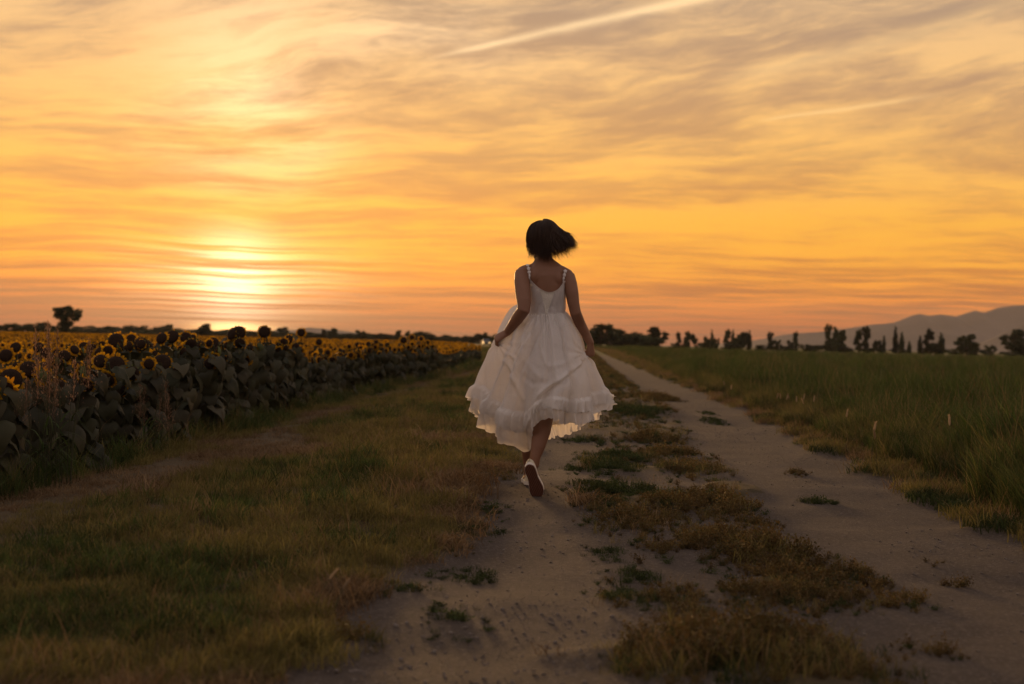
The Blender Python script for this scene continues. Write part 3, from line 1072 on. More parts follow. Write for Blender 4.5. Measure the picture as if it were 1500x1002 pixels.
def rotm(rx, ry, rz):
    return Matrix.Rotation(rz, 4, 'Z') @ Matrix.Rotation(ry, 4, 'Y') @ Matrix.Rotation(rx, 4, 'X')


field_protos = []
for v in range(4):
    r = random.Random(70 + v)
    items = []
    h = .72
    items.append((STEMS[2][1], Matrix.Scale(h / STEMS[2][0], 4)))
    i = v % 3
    hm = Matrix.Translation((.02, -.05, h)) @ rotm(r.uniform(1.0, 1.45), 0, r.uniform(-.4, .4))
    if v == 3:
        items.append((DISCS[0], hm)); items.append((PETALS[0][0], hm)); items.append((CALYX[0], hm))
    else:
        items += [(me_, hm) for me_ in SMALL]
    for q in range(6):
        zz = h * (.35 + .5 * q / 6); a = q * 2.4
        items.append((LEAVES[q % 5], Matrix.Translation((0, 0, zz)) @ rotm(-.4, 0, a - math.pi / 2)))
    field_protos.append(join_meshes(items, 'sunflower_in_field'))

# rows of the rest of the field
pts = []
y = 8.0
while y < 260:
    e0 = float(field_edge(y)) - (1.7 if y < 24 else (.9 if y < 34 else .2))
    lo = -0.55 * y - 4
    step = .34 + .006 * y
    nn = max(0, int((e0 - lo) / step))
    if nn:
        xs = e0 - (np.arange(nn) + rng.uniform(-.3, .3, nn)) * step
        pts.append(np.stack([xs, y + rng.uniform(-.3, .3, nn) * (1 + y * .01)], -1))
    y += .42 + .012 * y
pts = np.concatenate(pts)
P = np.concatenate([pts, gz(pts[:, 0], pts[:, 1])[:, None]], 1)
hs = np.interp(P[:, 1], [8, 20, 60, 260], [.84, .96, 1.03, 1.08]) * rng.uniform(.90, 1.06, len(P))
scatter('sunflower_field', field_protos, P, rng.normal(0, .35, len(P)), rng.uniform(0, .1, len(P)), hs,
        rng.integers(0, 4, len(P)), 'wide field of yellow sunflowers running back to the hedge line', 'sunflower field')
# ------------------------------------------------------------------ grass, weeds and gravel
m_green = leafy('grass_green', (0.034, 0.057, 0.012), (0.054, 0.079, 0.019), (0.088, 0.102, 0.030), 0.4)
m_olive = leafy('grass_olive', (0.115, 0.105, 0.026), (0.165, 0.138, 0.040), (0.21, 0.16, 0.058), 0.4)
m_straw = leafy('grass_straw', (0.12, 0.072, 0.033), (0.19, 0.120, 0.060), (0.28, 0.20, 0.105), 0.35)
m_weed = leafy('weed_brown', (0.085, 0.052, 0.018), (0.135, 0.086, 0.030), (0.085, 0.074, 0.024), 0.3)
m_dark = leafy('weed_dark_green', (0.026, 0.040, 0.011), (0.040, 0.056, 0.016), (0.058, 0.068, 0.022), 0.3)


def blades(name, mat, n, rad, h0, h1, w, lean, seed, seg=3):
    r = np.random.default_rng(seed)
    V, F, T = [], [], []
    for k in range(n):
        a, rr = r.uniform(0, 6.283), rad * math.sqrt(r.random())
        x, y = rr * math.cos(a), rr * math.sin(a)
        h = r.uniform(h0, h1); ww = w * r.uniform(.6, 1.2)
        da = r.uniform(0, 6.283); ln = lean * r.random() ** .7 * h
        dx_, dy_ = math.cos(da), math.sin(da)
        fa = r.uniform(0, 6.283); fx, fy = math.cos(fa), math.sin(fa)
        tint = r.random() * .75
        o = len(V)
        for i in range(seg + 1):
            s = i / seg
            cx, cy, cz = x + dx_ * ln * s ** 1.8, y + dy_ * ln * s ** 1.8, h * s * (1 - .25 * lean * s * s) - .012
            if i < seg:
                wv = ww * (1 - .55 * s)
                V += [(cx - fx * wv, cy - fy * wv, cz), (cx + fx * wv, cy + fy * wv, cz)]
                T += [tint, tint]
            else:
                V.append((cx, cy, cz)); T.append(tint)
        for i in range(seg - 1):
            F.append((o + 2 * i, o + 2 * i + 1, o + 2 * i + 3, o + 2 * i + 2))
        F.append((o + 2 * seg - 2, o + 2 * seg - 1, o + 2 * seg))
    o = mesh_obj(name, V, F, mat, link=False)
    set_tint(o.data, T)
    return o


def weed(name, mat, nst, rad, h, lf, seed):
    """low bushy weed: wiry stems carrying many small leaves"""
    r = np.random.default_rng(seed)
    V, F, T = [], [], []
    for k in range(nst):
        a = r.uniform(0, 6.283)
        d = np.array([math.cos(a), math.sin(a), 0]) * r.uniform(.3, 1.0) * rad
        hh = h * r.uniform(.4, 1.0)
        tint = r.random() * .6
        for q in range(11):
            s = (q + 1) / 11
            c = d * s + np.array([0, 0, hh * s ** .8]) + r.normal(0, .008, 3)
            u = r.normal(size=3); u /= np.linalg.norm(u)
            w = np.cross(u, r.normal(size=3)); w /= np.linalg.norm(w)
            l = lf * r.uniform(.6, 1.3)
            o = len(V)
            V += [c, c + u * l * .5 + w * l * .28, c + u * l, c + u * l * .5 - w * l * .28]
            T += [min(.95, tint + r.uniform(0, .3))] * 4
            F.append((o, o + 1, o + 2, o + 3))
        o = len(V)
        V += [(-.0015, 0, -.01), (.0015, 0, -.01), tuple(d + np.array([0, 0, hh]))]
        T += [tint] * 3
        F.append((o, o + 1, o + 2))
    o = mesh_obj(name, V, F, mat, link=False)
    set_tint(o.data, T)
    return o


g_short = [blades('grass_clump', m_green, 26, .075, .04, .11, .0026, .9, 1), blades('grass_clump', m_olive, 26, .08, .04, .12, .0024, 1.0, 2),
           blades('grass_clump', m_straw, 22, .085, .03, .12, .0020, 1.4, 3), blades('grass_clump', m_green, 24, .09, .06, .16, .0028, .8, 4),
           blades('grass_clump', m_dark, 28, .08, .04, .10, .0028, 1.0, 5), blades('grass_clump', m_straw, 12, .10, .12, .26, .0016, .7, 6)]

# patches growing in and beside the wheel tracks: (pixel x, pixel y, half widths in pixels, kind)
patch_px = [(590, 862, 52, 12, 'g'), (505, 935, 60, 22, 'k'), (640, 792, 48, 11, 'k'), (735, 700, 30, 6, 'k'), (675, 838, 62, 20, 'g'), (668, 900, 58, 30, 'g'), (905, 665, 55, 10, 'g'), (880, 682, 60, 12, 'g'), (905, 718, 95, 12, 'g'), (885, 740, 40, 8, 'g'), (890, 800, 34, 13, 'g'), (935, 832, 50, 12, 'g'),
            (920, 866, 64, 14, 'g'), (1012, 682, 55, 13, 'k'), (930, 600, 45, 7, 'g'), (960, 580, 30, 5, 'b'), (860, 640, 40, 4, 'g'), (955, 640, 50, 5, 'b'), (1195, 729, 38, 4, 'g'), (1045, 612, 18, 4, 'g'), (1037, 603, 12, 3, 'g'),
            (1060, 738, 70, 24, 'b'), (985, 745, 60, 14, 'b'), (920, 758, 70, 18, 'b'), (1120, 800, 100, 34, 'b'), (1040, 790, 60, 20, 'b'), (1190, 845, 90, 34, 'b'), (1130, 860, 90, 24, 'b'), (1310, 868, 58, 15, 'b'), (1250, 830, 60, 22, 'b'),
            (1000, 870, 60, 24, 'b'), (1010, 895, 60, 20, 'k'), (960, 790, 30, 12, 'b'), (1090, 940, 150, 36, 'b'), (1060, 975, 150, 40, 'k'), (1190, 960, 120, 40, 'k'), (960, 960, 70, 36, 'k'), (1250, 985, 90, 30, 'b'), (1340, 940, 30, 12, 'b'), (1390, 950, 26, 10, 'b'),
            (760, 650, 20, 6, 'g'), (700, 770, 50, 12, 'g'), (715, 745, 45, 8, 'g'), (1170, 690, 20, 4, 'b'), (1400, 840, 26, 4, 'b'), (1375, 815, 20, 3, 'b'), (980, 660, 50, 6, 'b'), (1190, 638, 14, 4, 'g'), (1290, 675, 24, 5, 'g')]
patches = []
for px, py, rx, ry, kd in patch_px:
    c = on_ground(px, py)
    q = on_ground(px, py - ry); q2 = on_ground(px, py + ry)
    patches.append((c[0], c[1], rx / FPX * c[1], max(.08, (q[1] - q2[1]) / 2), kd))


def in_patch(x, y, grow=1.0):
    best = np.zeros_like(x)
    for cx, cy, rx, ry, kd in patches:
        rag = 0.45 + 1.0 * fbm(x * 5 + cx * 3, y * 5, 31)
        d = np.sqrt(((x - cx) / rx) ** 2 + ((y - cy) / ry) ** 2) / (grow * rag)
        best = np.maximum(best, (1 - sstep(d, .45, 1.35)) ** .8)
    return best


def verge_points(n, y0, y1, xfun):
    u = rng.random(n)
    y = y0 * (y1 / y0) ** u                      # denser towards the near end
    lo, hi = xfun(y)
    x = lo + (hi - lo) * rng.random(n)
    return x, y


# left verge, between the sunflowers and the left track
x, y = verge_points(66000, 2.6, 220, lambda y: (np.maximum(field_edge(y) - .25, -.40 * y - .4), track_left(y)[0] + .35))
keep = (tracks(x, y) < .35 + .25 * rng.random(len(x))) | (y > 90)
dryv = dry_strip(x, y)
keep &= rng.random(len(x)) > dryv * .3
keep &= rng.random(len(x)) < .35 + 1.1 * sstep(fbm(x * 6, y * 5, 57, 2), .34, .58)
x, y, dryv = x[keep], y[keep], dryv[keep]
nz1 = fbm(x * .9, y * .6, 51); nz2 = fbm(x * 3, y * 2, 52)
cl, wl = track_left(y)
near_track = np.exp(-np.maximum(0, cl - wl - x) / .55)
pd = dryv * 1.1 + near_track * .62 + (nz1 - .5) * 2.2 + (nz2 - .5) * .9 + .06 + np.interp(y, [3, 5, 8], [.30, .22, 0])
var = np.where(pd > .74, 2, np.where(pd + .25 * rng.random(len(x)) > .26, 1, np.where(nz2 > .5, 0, 3)))
var = np.where((nz1 < .38) & (rng.random(len(x)) < .4) & (dryv < .3), 4, var)
var = np.where((var != 2) & (rng.random(len(x)) < .45), 1, var)
var = np.where(rng.random(len(x)) < .12, 2, var)
var = np.where(rng.random(len(x)) < .03, 5, var)
s = rng.uniform(.7, 1.25, len(x)) * (1 - .55 * dryv) * (1 + .012 * y) * (.45 + .6 * nz1) * np.interp(y, [3, 6, 10], [.85, .9, 1.0]) * (.55 + 1.0 * vnoise(x * 6.5, y * 5.5, 58))
# taller along the foot of the sunflowers
s *= 1 + 1.2 * np.exp(-np.maximum(0, x - field_edge(y)) / .22)
scatter('verge_grass', g_short, np.stack([x, y, gz(x, y)], -1), rng.uniform(0, 6.283, len(x)), rng.uniform(0, .35, len(x)), s, var,
        'mown patchy grass verge between the sunflowers and the track', 'grass')

# strip between the tracks and low plants on it
w_prot = [weed('weed', m_weed, 16, .10, .09, .018, 1), weed('weed', m_weed, 18, .12, .12, .020, 2), weed('weed', m_dark, 18, .12, .04, .018, 3), weed('weed', m_dark, 16, .10, .07, .016, 4),
          blades('grass_clump', m_dark, 30, .08, .05, .13, .0026, .8, 8), blades('grass_clump', m_olive, 30, .08, .06, .16, .0022, .7, 9), blades('grass_clump', m_straw, 14, .09, .08, .22, .0016, .8, 10)]
xs_, ys_, vs_, ss_ = [], [], [], []
for cx, cy, rx, ry, kd in patches:
    area = math.pi * rx * ry
    n = int(min(2400, area * 520 + 14))
    a = rng.uniform(0, 6.283, n); rr = np.sqrt(rng.random(n)) * 1.5
    px_, py_ = cx + rx * rr * np.cos(a), cy + ry * rr * np.sin(a)
    k = rng.random(n) < in_patch(px_, py_)
    px_, py_ = px_[k], py_[k]
    m_ = len(px_)
    ch = {'g': rng.choice([2, 3, 4, 4], m_), 'b': rng.choice([0, 1, 1, 5, 3, 6], m_, p=[.30, .26, .12, .12, .12, .08]), 'k': rng.choice([1, 4, 5, 5, 6, 4], m_)}[kd]
    xs_.append(px_); ys_.append(py_); vs_.append(ch)
    edge_ = np.sqrt(((px_ - cx) / rx) ** 2 + ((py_ - cy) / ry) ** 2)
    ss_.append(rng.uniform(.35, 1.1, m_) * (1.12 - .62 * np.clip(edge_, 0, 1.35)) * np.clip(.35 + min(rx, ry) * 1.6, .45, 1.0) * (1 + .01 * cy) * (1.45 if (kd == 'k' and cy < 4.8) else 1.0))
# thin growth on the rest of the middle strip, thicker with distance
x, y = verge_points(13000, 5, 260, lambda y: (track_left(y)[0] + track_left(y)[1] * .8, track_right(y)[0] - track_right(y)[1] * .9))
k = (tracks(x, y) < .97) & (rng.random(len(x)) < np.interp(y, [5, 13, 18, 26, 40], [.16, .16, .28, .6, .95]) * (.4 + 1.2 * (fbm(x * 2, y * .8, 61) > .5)))
x, y = x[k], y[k]
xs_.append(x); ys_.append(y); vs_.append(rng.choice([0, 2, 4, 5, 6, 3], len(x))); ss_.append(rng.uniform(.25, .8, len(x)) * (1 + .012 * y) * np.interp(y, [5, 18, 26], [.6, .7, 1.0]))
x, y, var, s = map(np.concatenate, (xs_, ys_, vs_, ss_))
scatter('track_weeds', w_prot, np.stack([x, y, gz(x, y)], -1), rng.uniform(0, 6.283, len(x)), rng.uniform(0, .3, len(x)), s, var,
        'low brown and green weeds growing in patches along the dirt track', 'weeds')

# tall grass field right of the track
t_prot = [blades('tall_grass', m_green, 30, .13, .22, .62, .0036, .55, 21, 4), blades('tall_grass', m_green, 30, .14, .18, .55, .0040, .8, 22, 4), blades('tall_grass', m_olive, 26, .13, .20, .66, .0028, .6, 23, 4),
          blades('tall_grass', m_straw, 10, .14, .35, .80, .0018, .5, 24, 4), blades('tall_grass', m_dark, 34, .13, .15, .45, .0044, .9, 25, 4)]


def right_edge(y):
    return np.interp(y, [0, 4, 7.1, 11.4, 15, 20, 34, 60, 200], [2.75, 2.75, 2.80, 3.05, 3.25, 3.5, 4.25, 6.2, 14.5])


x, y = verge_points(40000, 5.0, 300, lambda y: (right_edge(y) + 0 * y, .46 * y + 3.0 + 0 * y))
# crowd the points towards the near edge of the field, which hides the rest
u = rng.random(len(x))
x = right_edge(y) + (x - right_edge(y)) * np.where(u < .45, .25 * rng.random(len(x)), 1.0)
nz1 = fbm(x * .35, y * .2, 71); nz2 = fbm(x * 1.6, y * 1.2, 72)
d_in = x - right_edge(y) + (nz2 - .5) * .8
keep = d_in > .05
x, y, nz1, nz2, d_in = x[keep], y[keep], nz1[keep], nz2[keep], d_in[keep]
hgt = .46 + .46 * sstep(d_in, .05, .8)
s = hgt * rng.uniform(.6, 1.25, len(x)) * (.5 + .6 * nz1 + .5 * vnoise(x * 1.1, y * .9, 79)) * (1 + np.clip(y - 20, 0, 120) * .0035)
var = np.where(nz1 + (nz2 - .5) * .5 > .52, 0, np.where(nz2 > .38, 1, 2))
var = np.where((nz2 < .42) | (nz1 < .36), 4, var)
var = np.where((d_in < .45) & (rng.random(len(x)) < .3), 2, var)
var = np.where(rng.random(len(x)) < np.where(d_in < .6, .16, .13), 3, var)
scatter('tall_grass_field', t_prot, np.stack([x, y, gz(x, y)], -1), rng.uniform(0, 6.283, len(x)), rng.uniform(0, .25, len(x)), s, var,
        'dense tall green grass covering the field right of the track', 'grass')
# short brownish fringe between the right track and the tall grass
x, y = verge_points(13000, 4.5, 260, lambda y: (track_right(y)[0] + track_right(y)[1] * .8, right_edge(y) + .55))
k = (tracks(x, y) < .45) | (y > 90)
x, y = x[k], y[k]
nz2 = fbm(x * 2.6, y * 1.6, 77)
var = np.where(nz2 > .56, 4, np.where(nz2 > .42, 1, 2))
var = np.where(rng.random(len(x)) < .08, 5, var)
scatter('fringe_grass', g_short, np.stack([x, y, gz(x, y)], -1), rng.uniform(0, 6.283, len(x)), rng.uniform(0, .4, len(x)), rng.uniform(.6, 1.2, len(x)) * (1 + .01 * y), var,
        'short brownish grass fringe between the right wheel track and tall grass', 'grass')

# tufts at the foot of the sunflower row
x, y = verge_points(2600, 6, 40, lambda y: (field_edge(y) - .35, field_edge(y) + .32))
k = rng.random(len(x)) < .25 + .9 * (fbm(x * 1.2, y * .7, 81) > .52)
x, y = x[k], y[k]
scatter('field_margin_grass', t_prot, np.stack([x, y, gz(x, y)], -1), rng.uniform(0, 6.283, len(x)), rng.uniform(0, .3, len(x)), rng.uniform(.25, .62, len(x)), rng.choice([0, 1, 2, 3, 1, 4], len(x)),
        'unmown grass at the foot of the sunflower row', 'grass')

# gravel
m_peb = varied('pebble', (0.11, 0.09, 0.075), (0.21, 0.178, 0.152), 3.0, 0.9, 0.2, obj_random=0.7)
pebs = []
for q in range(4):
    bm = bmesh.new()
    bmesh.ops.create_icosphere(bm, subdivisions=1, radius=1.0)
    r = random.Random(q)
    for v in bm.verts:
        v.co = Vector((v.co.x * r.uniform(.7, 1.3), v.co.y * r.uniform(.6, 1.1), v.co.z * r.uniform(.4, .75)))
    me = bpy.data.meshes.new('pebble'); bm.to_mesh(me); bm.free(); me.materials.append(m_peb)
    pebs.append(bpy.data.objects.new('pebble', me))
x, y = verge_points(42000, 3.2, 30, lambda y: (track_left(y)[0] - .8, track_right(y)[0] + .8))
k = tracks(x, y) + .5 * (x > track_left(y)[0]) * (x < track_right(y)[0]) > .35 + .5 * rng.random(len(x))
k &= rng.random(len(x)) < .12 + .6 * sstep(fbm(x * 1.3, y * 1.0, 91), .46, .62)
x, y = x[k], y[k]
sz = .0022 + .008 * rng.random(len(x)) ** 6
scatter('gravel', pebs, np.stack([x, y, gz(x, y) + sz * .2], -1), rng.uniform(0, 6.283, len(x)), rng.uniform(0, .4, len(x)), sz, rng.integers(0, 4, len(x)),
        'loose grey gravel scattered over the dirt wheel tracks', 'gravel')
# ------------------------------------------------------------------ the woman running down the track
D0 = 8.78                                             # distance of her trunk
BASE = np.array([at(790, 727, 8.58)[0], 8.70, 0.0])


def q_(px, py, off=0.0):
    return at(px, py, D0 + off)


person = empty('person', tuple(BASE))
tag(person, 'woman in a white ruffled dress running away along the dirt track', 'person')


def pobj(name, V, F, mat, parent=None, smooth=True):
    return mesh_obj(name, np.asarray(V, float) - BASE, F, mat, parent or person, smooth)


m_skin, t, b = material('skin')
co = t.node('ShaderNodeTexCoord').outputs['Object']
t.l.new(t.mix(t.noise(co, 9.0, 4.0, 0.6), (0.205, 0.098, 0.056), (0.250, 0.128, 0.078)), b.inputs['Base Color'])
b.inputs['Roughness'].default_value = 0.5
b.inputs['Specular IOR Level'].default_value = 0.35
b.inputs['Subsurface Weight'].default_value = 0.12
b.inputs['Subsurface Radius'].default_value = (0.02, 0.008, 0.004)
bn = t.node('ShaderNodeBump'); bn.inputs['Strength'].default_value = 0.15; bn.inputs['Distance'].default_value = 0.002
t.l.new(t.noise(co, 220.0, 3.0, 0.6), bn.inputs['Height']); t.l.new(bn.outputs[0], b.inputs['Normal'])


def tube(path, radii, side=None, sides=20):
    """closed shell round a path; radii: r or (r_side, r_depth)"""
    path = [np.asarray(p, float) for p in path]
    rad = [(r, r) if not hasattr(r, '__len__') else r for r in radii]
    P, R = [], []
    d0 = path[0] - path[1]; d0 /= np.linalg.norm(d0)
    d1 = path[-1] - path[-2]; d1 /= np.linalg.norm(d1)
    for a in (75, 50, 25):
        c, s_ = math.cos(math.radians(a)), math.sin(math.radians(a))
        P.append(path[0] + d0 * min(rad[0]) * s_); R.append((rad[0][0] * c, rad[0][1] * c))
    P += path; R += rad
    for a in (25, 50, 75):
        c, s_ = math.cos(math.radians(a)), math.sin(math.radians(a))
        P.append(path[-1] + d1 * min(rad[-1]) * s_); R.append((rad[-1][0] * c, rad[-1][1] * c))
    V, F = [], []
    n = len(P)
    for i in range(n):
        d = P[min(i + 1, n - 1)] - P[max(i - 1, 0)]
        d /= np.linalg.norm(d)
        u = np.array(side if side is not None else ((1, 0, 0) if abs(d[0]) < .8 else (0, 1, 0)), float)
        u = u - d * u.dot(d); u /= np.linalg.norm(u)
        w = np.cross(d, u)
        for k in range(sides):
            a = 2 * math.pi * k / sides
            V.append(P[i] + R[i][0] * math.cos(a) * u + R[i][1] * math.sin(a) * w)
    for i in range(n - 1):
        for k in range(sides):
            F.append((i * sides + k, i * sides + (k + 1) % sides, (i + 1) * sides + (k + 1) % sides, (i + 1) * sides + k))
    F.append(tuple(range(sides))[::-1])
    F.append(tuple(range((n - 1) * sides, n * sides)))
    return np.array(V), F


def ball(c, r, axes=None, n=14):
    """ellipsoid; r = radii along axes (rows)"""
    A3 = np.eye(3) if axes is None else np.asarray(axes, float)
    V, F = [], []
    rings = 10
    for i in range(1, rings):
        th = math.pi * i / rings
        for k in range(n):
            ph = 2 * math.pi * k / n
            loc = np.array([r[0] * math.sin(th) * math.cos(ph), r[1] * math.sin(th) * math.sin(ph), r[2] * math.cos(th)])
            V.append(c + loc @ A3)
    for i in range(rings - 2):
        for k in range(n):
            F.append((i * n + k, (i + 1) * n + k, (i + 1) * n + (k + 1) % n, i * n + (k + 1) % n))
    t0 = len(V); V.append(c + np.array([0, 0, r[2]]) @ A3)
    t1 = len(V); V.append(c - np.array([0, 0, r[2]]) @ A3)
    for k in range(n):
        F.append((t0, k, (k + 1) % n))
        F.append((t1, (rings - 2) * n + (k + 1) % n, (rings - 2) * n + k))
    return np.array(V), F


def unit(v):
    v = np.asarray(v, float)
    return v / np.linalg.norm(v)


# trunk rings: (px, py, half width, half depth, depth offset)
TRUNK = [(796, 560, .150, .115, .05), (796, 535, .158, .122, .05), (798, 505, .145, .112, .03), (800, 480, .118, .095, .01), (801, 458, .101, .082, 0.0), (802, 438, .100, .084, 0.0),
         (802, 420, .104, .088, 0.0), (800, 405, .112, .084, 0.0), (799, 395, .118, .070, 0.005), (798, 388, .085, .058, .01), (797, 381, .054, .052, .015), (796, 372, .049, .050, .025), (796, 362, .048, .050, .03)]
parts_ = [tube([q_(a, b_, o) for a, b_, _, _, o in TRUNK], [(r1, r2) for _, _, r1, r2, _ in TRUNK], (1, 0, 0), 28)]
# shoulders and arms
ARM_L = [q_(768, 403, .0), q_(764.5, 401, -.005), q_(764.5, 412, -.04), q_(766, 428, -.08), q_(767.5, 443, -.12), q_(767, 454, -.14), q_(757, 468, -.10), q_(749, 479, -.06), q_(743, 487, -.035)]
parts_.append(tube(ARM_L, [.038, .046, .049, .048, .044, .040, .037, .029, .024]))
ARM_R = [q_(829, 406, .0), q_(832.5, 406, .0), q_(835, 416, -.02), q_(838, 430, -.04), q_(840, 445, -.05), q_(843, 458, -.055), q_(850, 475, .0), q_(859, 491, .02), q_(864.5, 502, .02)]
parts_.append(tube(ARM_R, [.038, .044, .044, .041, .037, .035, .034, .028, .024]))
for sx_, sh in ((-1, q_(766, 398.5, .0)), (1, q_(831, 403, .0))):
    parts_.append(tube([q_(797 + sx_ * 2, 378, .02), q_(797 + sx_ * 9, 386, .012), (q_(797 + sx_ * 14, 391, .005) + sh) / 2, sh], [.034, .033, .036, .038]))
# shoulder blades and the spine's hollow between them
parts_.append(ball(q_(785, 406, -.046), (.034, .032, .050)))
parts_.append(ball(q_(815, 409, -.046), (.034, .032, .050)))
# legs
LEG_R = [q_(806, 535, .06), q_(804, 570, .0), q_(800, 598, -.07), q_(796, 614, -.12), q_(793, 632, -.155), q_(788, 655, -.19), q_(784, 670, -.205), q_(782, 680, -.20)]
parts_.append(tube(LEG_R, [.088, .070, .055, .059, .056, .043, .032, .033]))
LEG_L = [q_(787, 535, .06), q_(783, 572, .17), q_(778, 606, .28), q_(775, 625, .29), q_(773, 650, .33), q_(774, 680, .37), q_(775, 695, .38)]
parts_.append(tube(LEG_L, [.088, .070, .054, .054, .046, .032, .034]))


def foot_frame(l, u):
    l = unit(l); u = unit(np.asarray(u, float) - l * np.dot(u, l))
    return l, u, np.cross(l, u)


HEEL_R = q_(774.5, 681, -.315); TOE_R = q_(788, 727.5, -.20)
FR = foot_frame(TOE_R - HEEL_R, (0.05, .9, .45))
HEEL_L = np.array([q_(776, 700, .30)[0], D0 + .30, float(gz(q_(776, 700, .30)[0], D0 + .40)) + .006]); FL = foot_frame((-.05, 1, 0.0), (0, 0, 1))
for heel, (l, u, s_) in ((HEEL_R, FR), (HEEL_L, FL)):
    parts_.append(tube([heel + l * .04 + u * .05, heel + l * .11 + u * .045, heel + l * .19 + u * .03], [(.030, .030), (.034, .026), (.036, .018)], s_))


def hand(wrist, a, n, curl, thumb_side, grip=1.0):
    """palm, four fingers of unequal length bent round what they hold, thumb closing from the side"""
    a = unit(a); n = unit(np.asarray(n, float) - a * np.dot(n, a)); bx = np.cross(a, n)
    out_ = [tube([wrist, wrist + a * .035, wrist + a * .078], [(.024, .019), (.034, .017), (.038, .014)], bx)]
    for k, (off, ln, st) in enumerate(((-.029, .068, .076), (-.010, .078, .082), (.010, .073, .080), (.028, .058, .073))):
        p = wrist + a * st + bx * off
        path = [p - a * .015, p]
        ang = 0.0
        for seg, c in zip((.45, .31, .24), curl):
            ang += c * (1 + .08 * k)
            p = p + (a * math.cos(ang) - n * math.sin(ang)) * ln * seg
            path.append(p)
        out_.append(tube(path, [.0100, .0098, .0090, .0082, .0068], bx, 10))
    p0 = wrist + a * .028 + bx * thumb_side * .026 - n * .006
    p1 = p0 + a * .024 + bx * thumb_side * .018 - n * .014
    p2 = p1 + a * .026 - n * .018 - bx * thumb_side * .004
    p3 = p2 + a * .014 - n * .014 - bx * thumb_side * .014
    out_.append(tube([p0, p1, p2, p3], [.013, .0118, .0098, .0078], bx, 10))
    return out_


parts_ += hand(ARM_L[-1], (-.80, .10, -.48), (-.45, -.55, .70), (1.0, 1.25, .7), 1)
parts_ += hand(ARM_R[-1] + np.array([0, 0, .002]), (.10, .10, -1.0), (.78, -.62, .1), (1.35, 1.5, .8), -1)
# head, turned a little to her left and tipped forward
HC = q_(795.5, 350.5, .035)
fdir = unit((-.66, .73, -.12)); hs_ = unit(np.cross(fdir, (0, 0, 1))); hu = np.cross(hs_, fdir)
HAX = np.array([hs_, fdir, hu])
hp = lambda s_, f_, u_: HC + hs_ * s_ + fdir * f_ + hu * u_
parts_ += [ball(HC + hu * .008, (.073, .090, .086), HAX), ball(hp(0, .030, -.045), (.058, .062, .070), HAX), ball(hp(0, .062, -.098), (.026, .024, .020), HAX),
           ball(hp(0, .097, -.030), (.011, .013, .012), HAX), tube([hp(0, .082, .008), hp(0, .096, -.026)], [.010, .012]), ball(hp(0, .082, -.066), (.022, .012, .006), HAX),
           ball(hp(0, .080, -.076), (.019, .012, .006), HAX), ball(hp(.036, .062, -.028), (.024, .022, .020), HAX), ball(hp(-.036, .062, -.028), (.024, .022, .020), HAX),
           ball(hp(.075, -.005, -.025), (.007, .018, .029), HAX), ball(hp(-.075, -.005, -.025), (.007, .018, .029), HAX), ball(hp(0, .078, .022), (.045, .016, .010), HAX)]
V, F = joined(parts_)
tmp = mesh_obj('body_raw', V - BASE, F)
md = tmp.modifiers.new('r', 'REMESH'); md.mode = 'VOXEL'; md.voxel_size = 0.0045
md = tmp.modifiers.new('s', 'SMOOTH'); md.iterations = 7; md.factor = 0.5
dg = bpy.context.evaluated_depsgraph_get()
me = bpy.data.meshes.new_from_object(tmp.evaluated_get(dg))
bpy.data.objects.remove(tmp)
me.materials.clear(); me.materials.append(m_skin)
me.polygons.foreach_set('use_smooth', [True] * len(me.polygons))
body_o = bpy.data.objects.new('body', me)
COL.objects.link(body_o); body_o.parent = person
from mathutils.bvhtree import BVHTree
bm = bmesh.new(); bm.from_mesh(me)
bvh = BVHTree.FromBMesh(bm); bm.free()
m_eye = varied('eye_white', (.7, .66, .62), (.75, .7, .66), 5, .2, .5)
for sg in (-1, 1):
    V, F = ball(hp(sg * .030, .077, .004), (.0115, .0115, .0115), HAX)
    pobj('eye', V, F, m_eye, body_o)

# ---------------- hair
m_hair, t, b = material('hair')
at_ = t.node('ShaderNodeAttribute', attribute_name='tint').outputs['Fac']
t.l.new(t.mix(at_, (0.020, 0.011, 0.007), (0.095, 0.050, 0.026)), b.inputs['Base Color'])
b.inputs['Roughness'].default_value = 0.42
b.inputs['Specular IOR Level'].default_value = 0.5
b.inputs['Roughness'].default_value = 0.45
htr = t.node('ShaderNodeBsdfTranslucent'); htr.inputs['Color'].default_value = (0.30, 0.13, 0.05, 1)
hmx = t.node('ShaderNodeMixShader'); hmx.inputs[0].default_value = 0.30
t.l.new(b.outputs[0], hmx.inputs[1]); t.l.new(htr.outputs[0], hmx.inputs[2])
t.l.new(hmx.outputs[0], t.n['Material Output'].inputs['Surface'])
hr = np.random.default_rng(5)
crown = HC + np.array([-.005, .0, .012])
NS, SEG = 6500, 13
V, F, T = [], [], []
HR = np.array([.077, .094, .088])
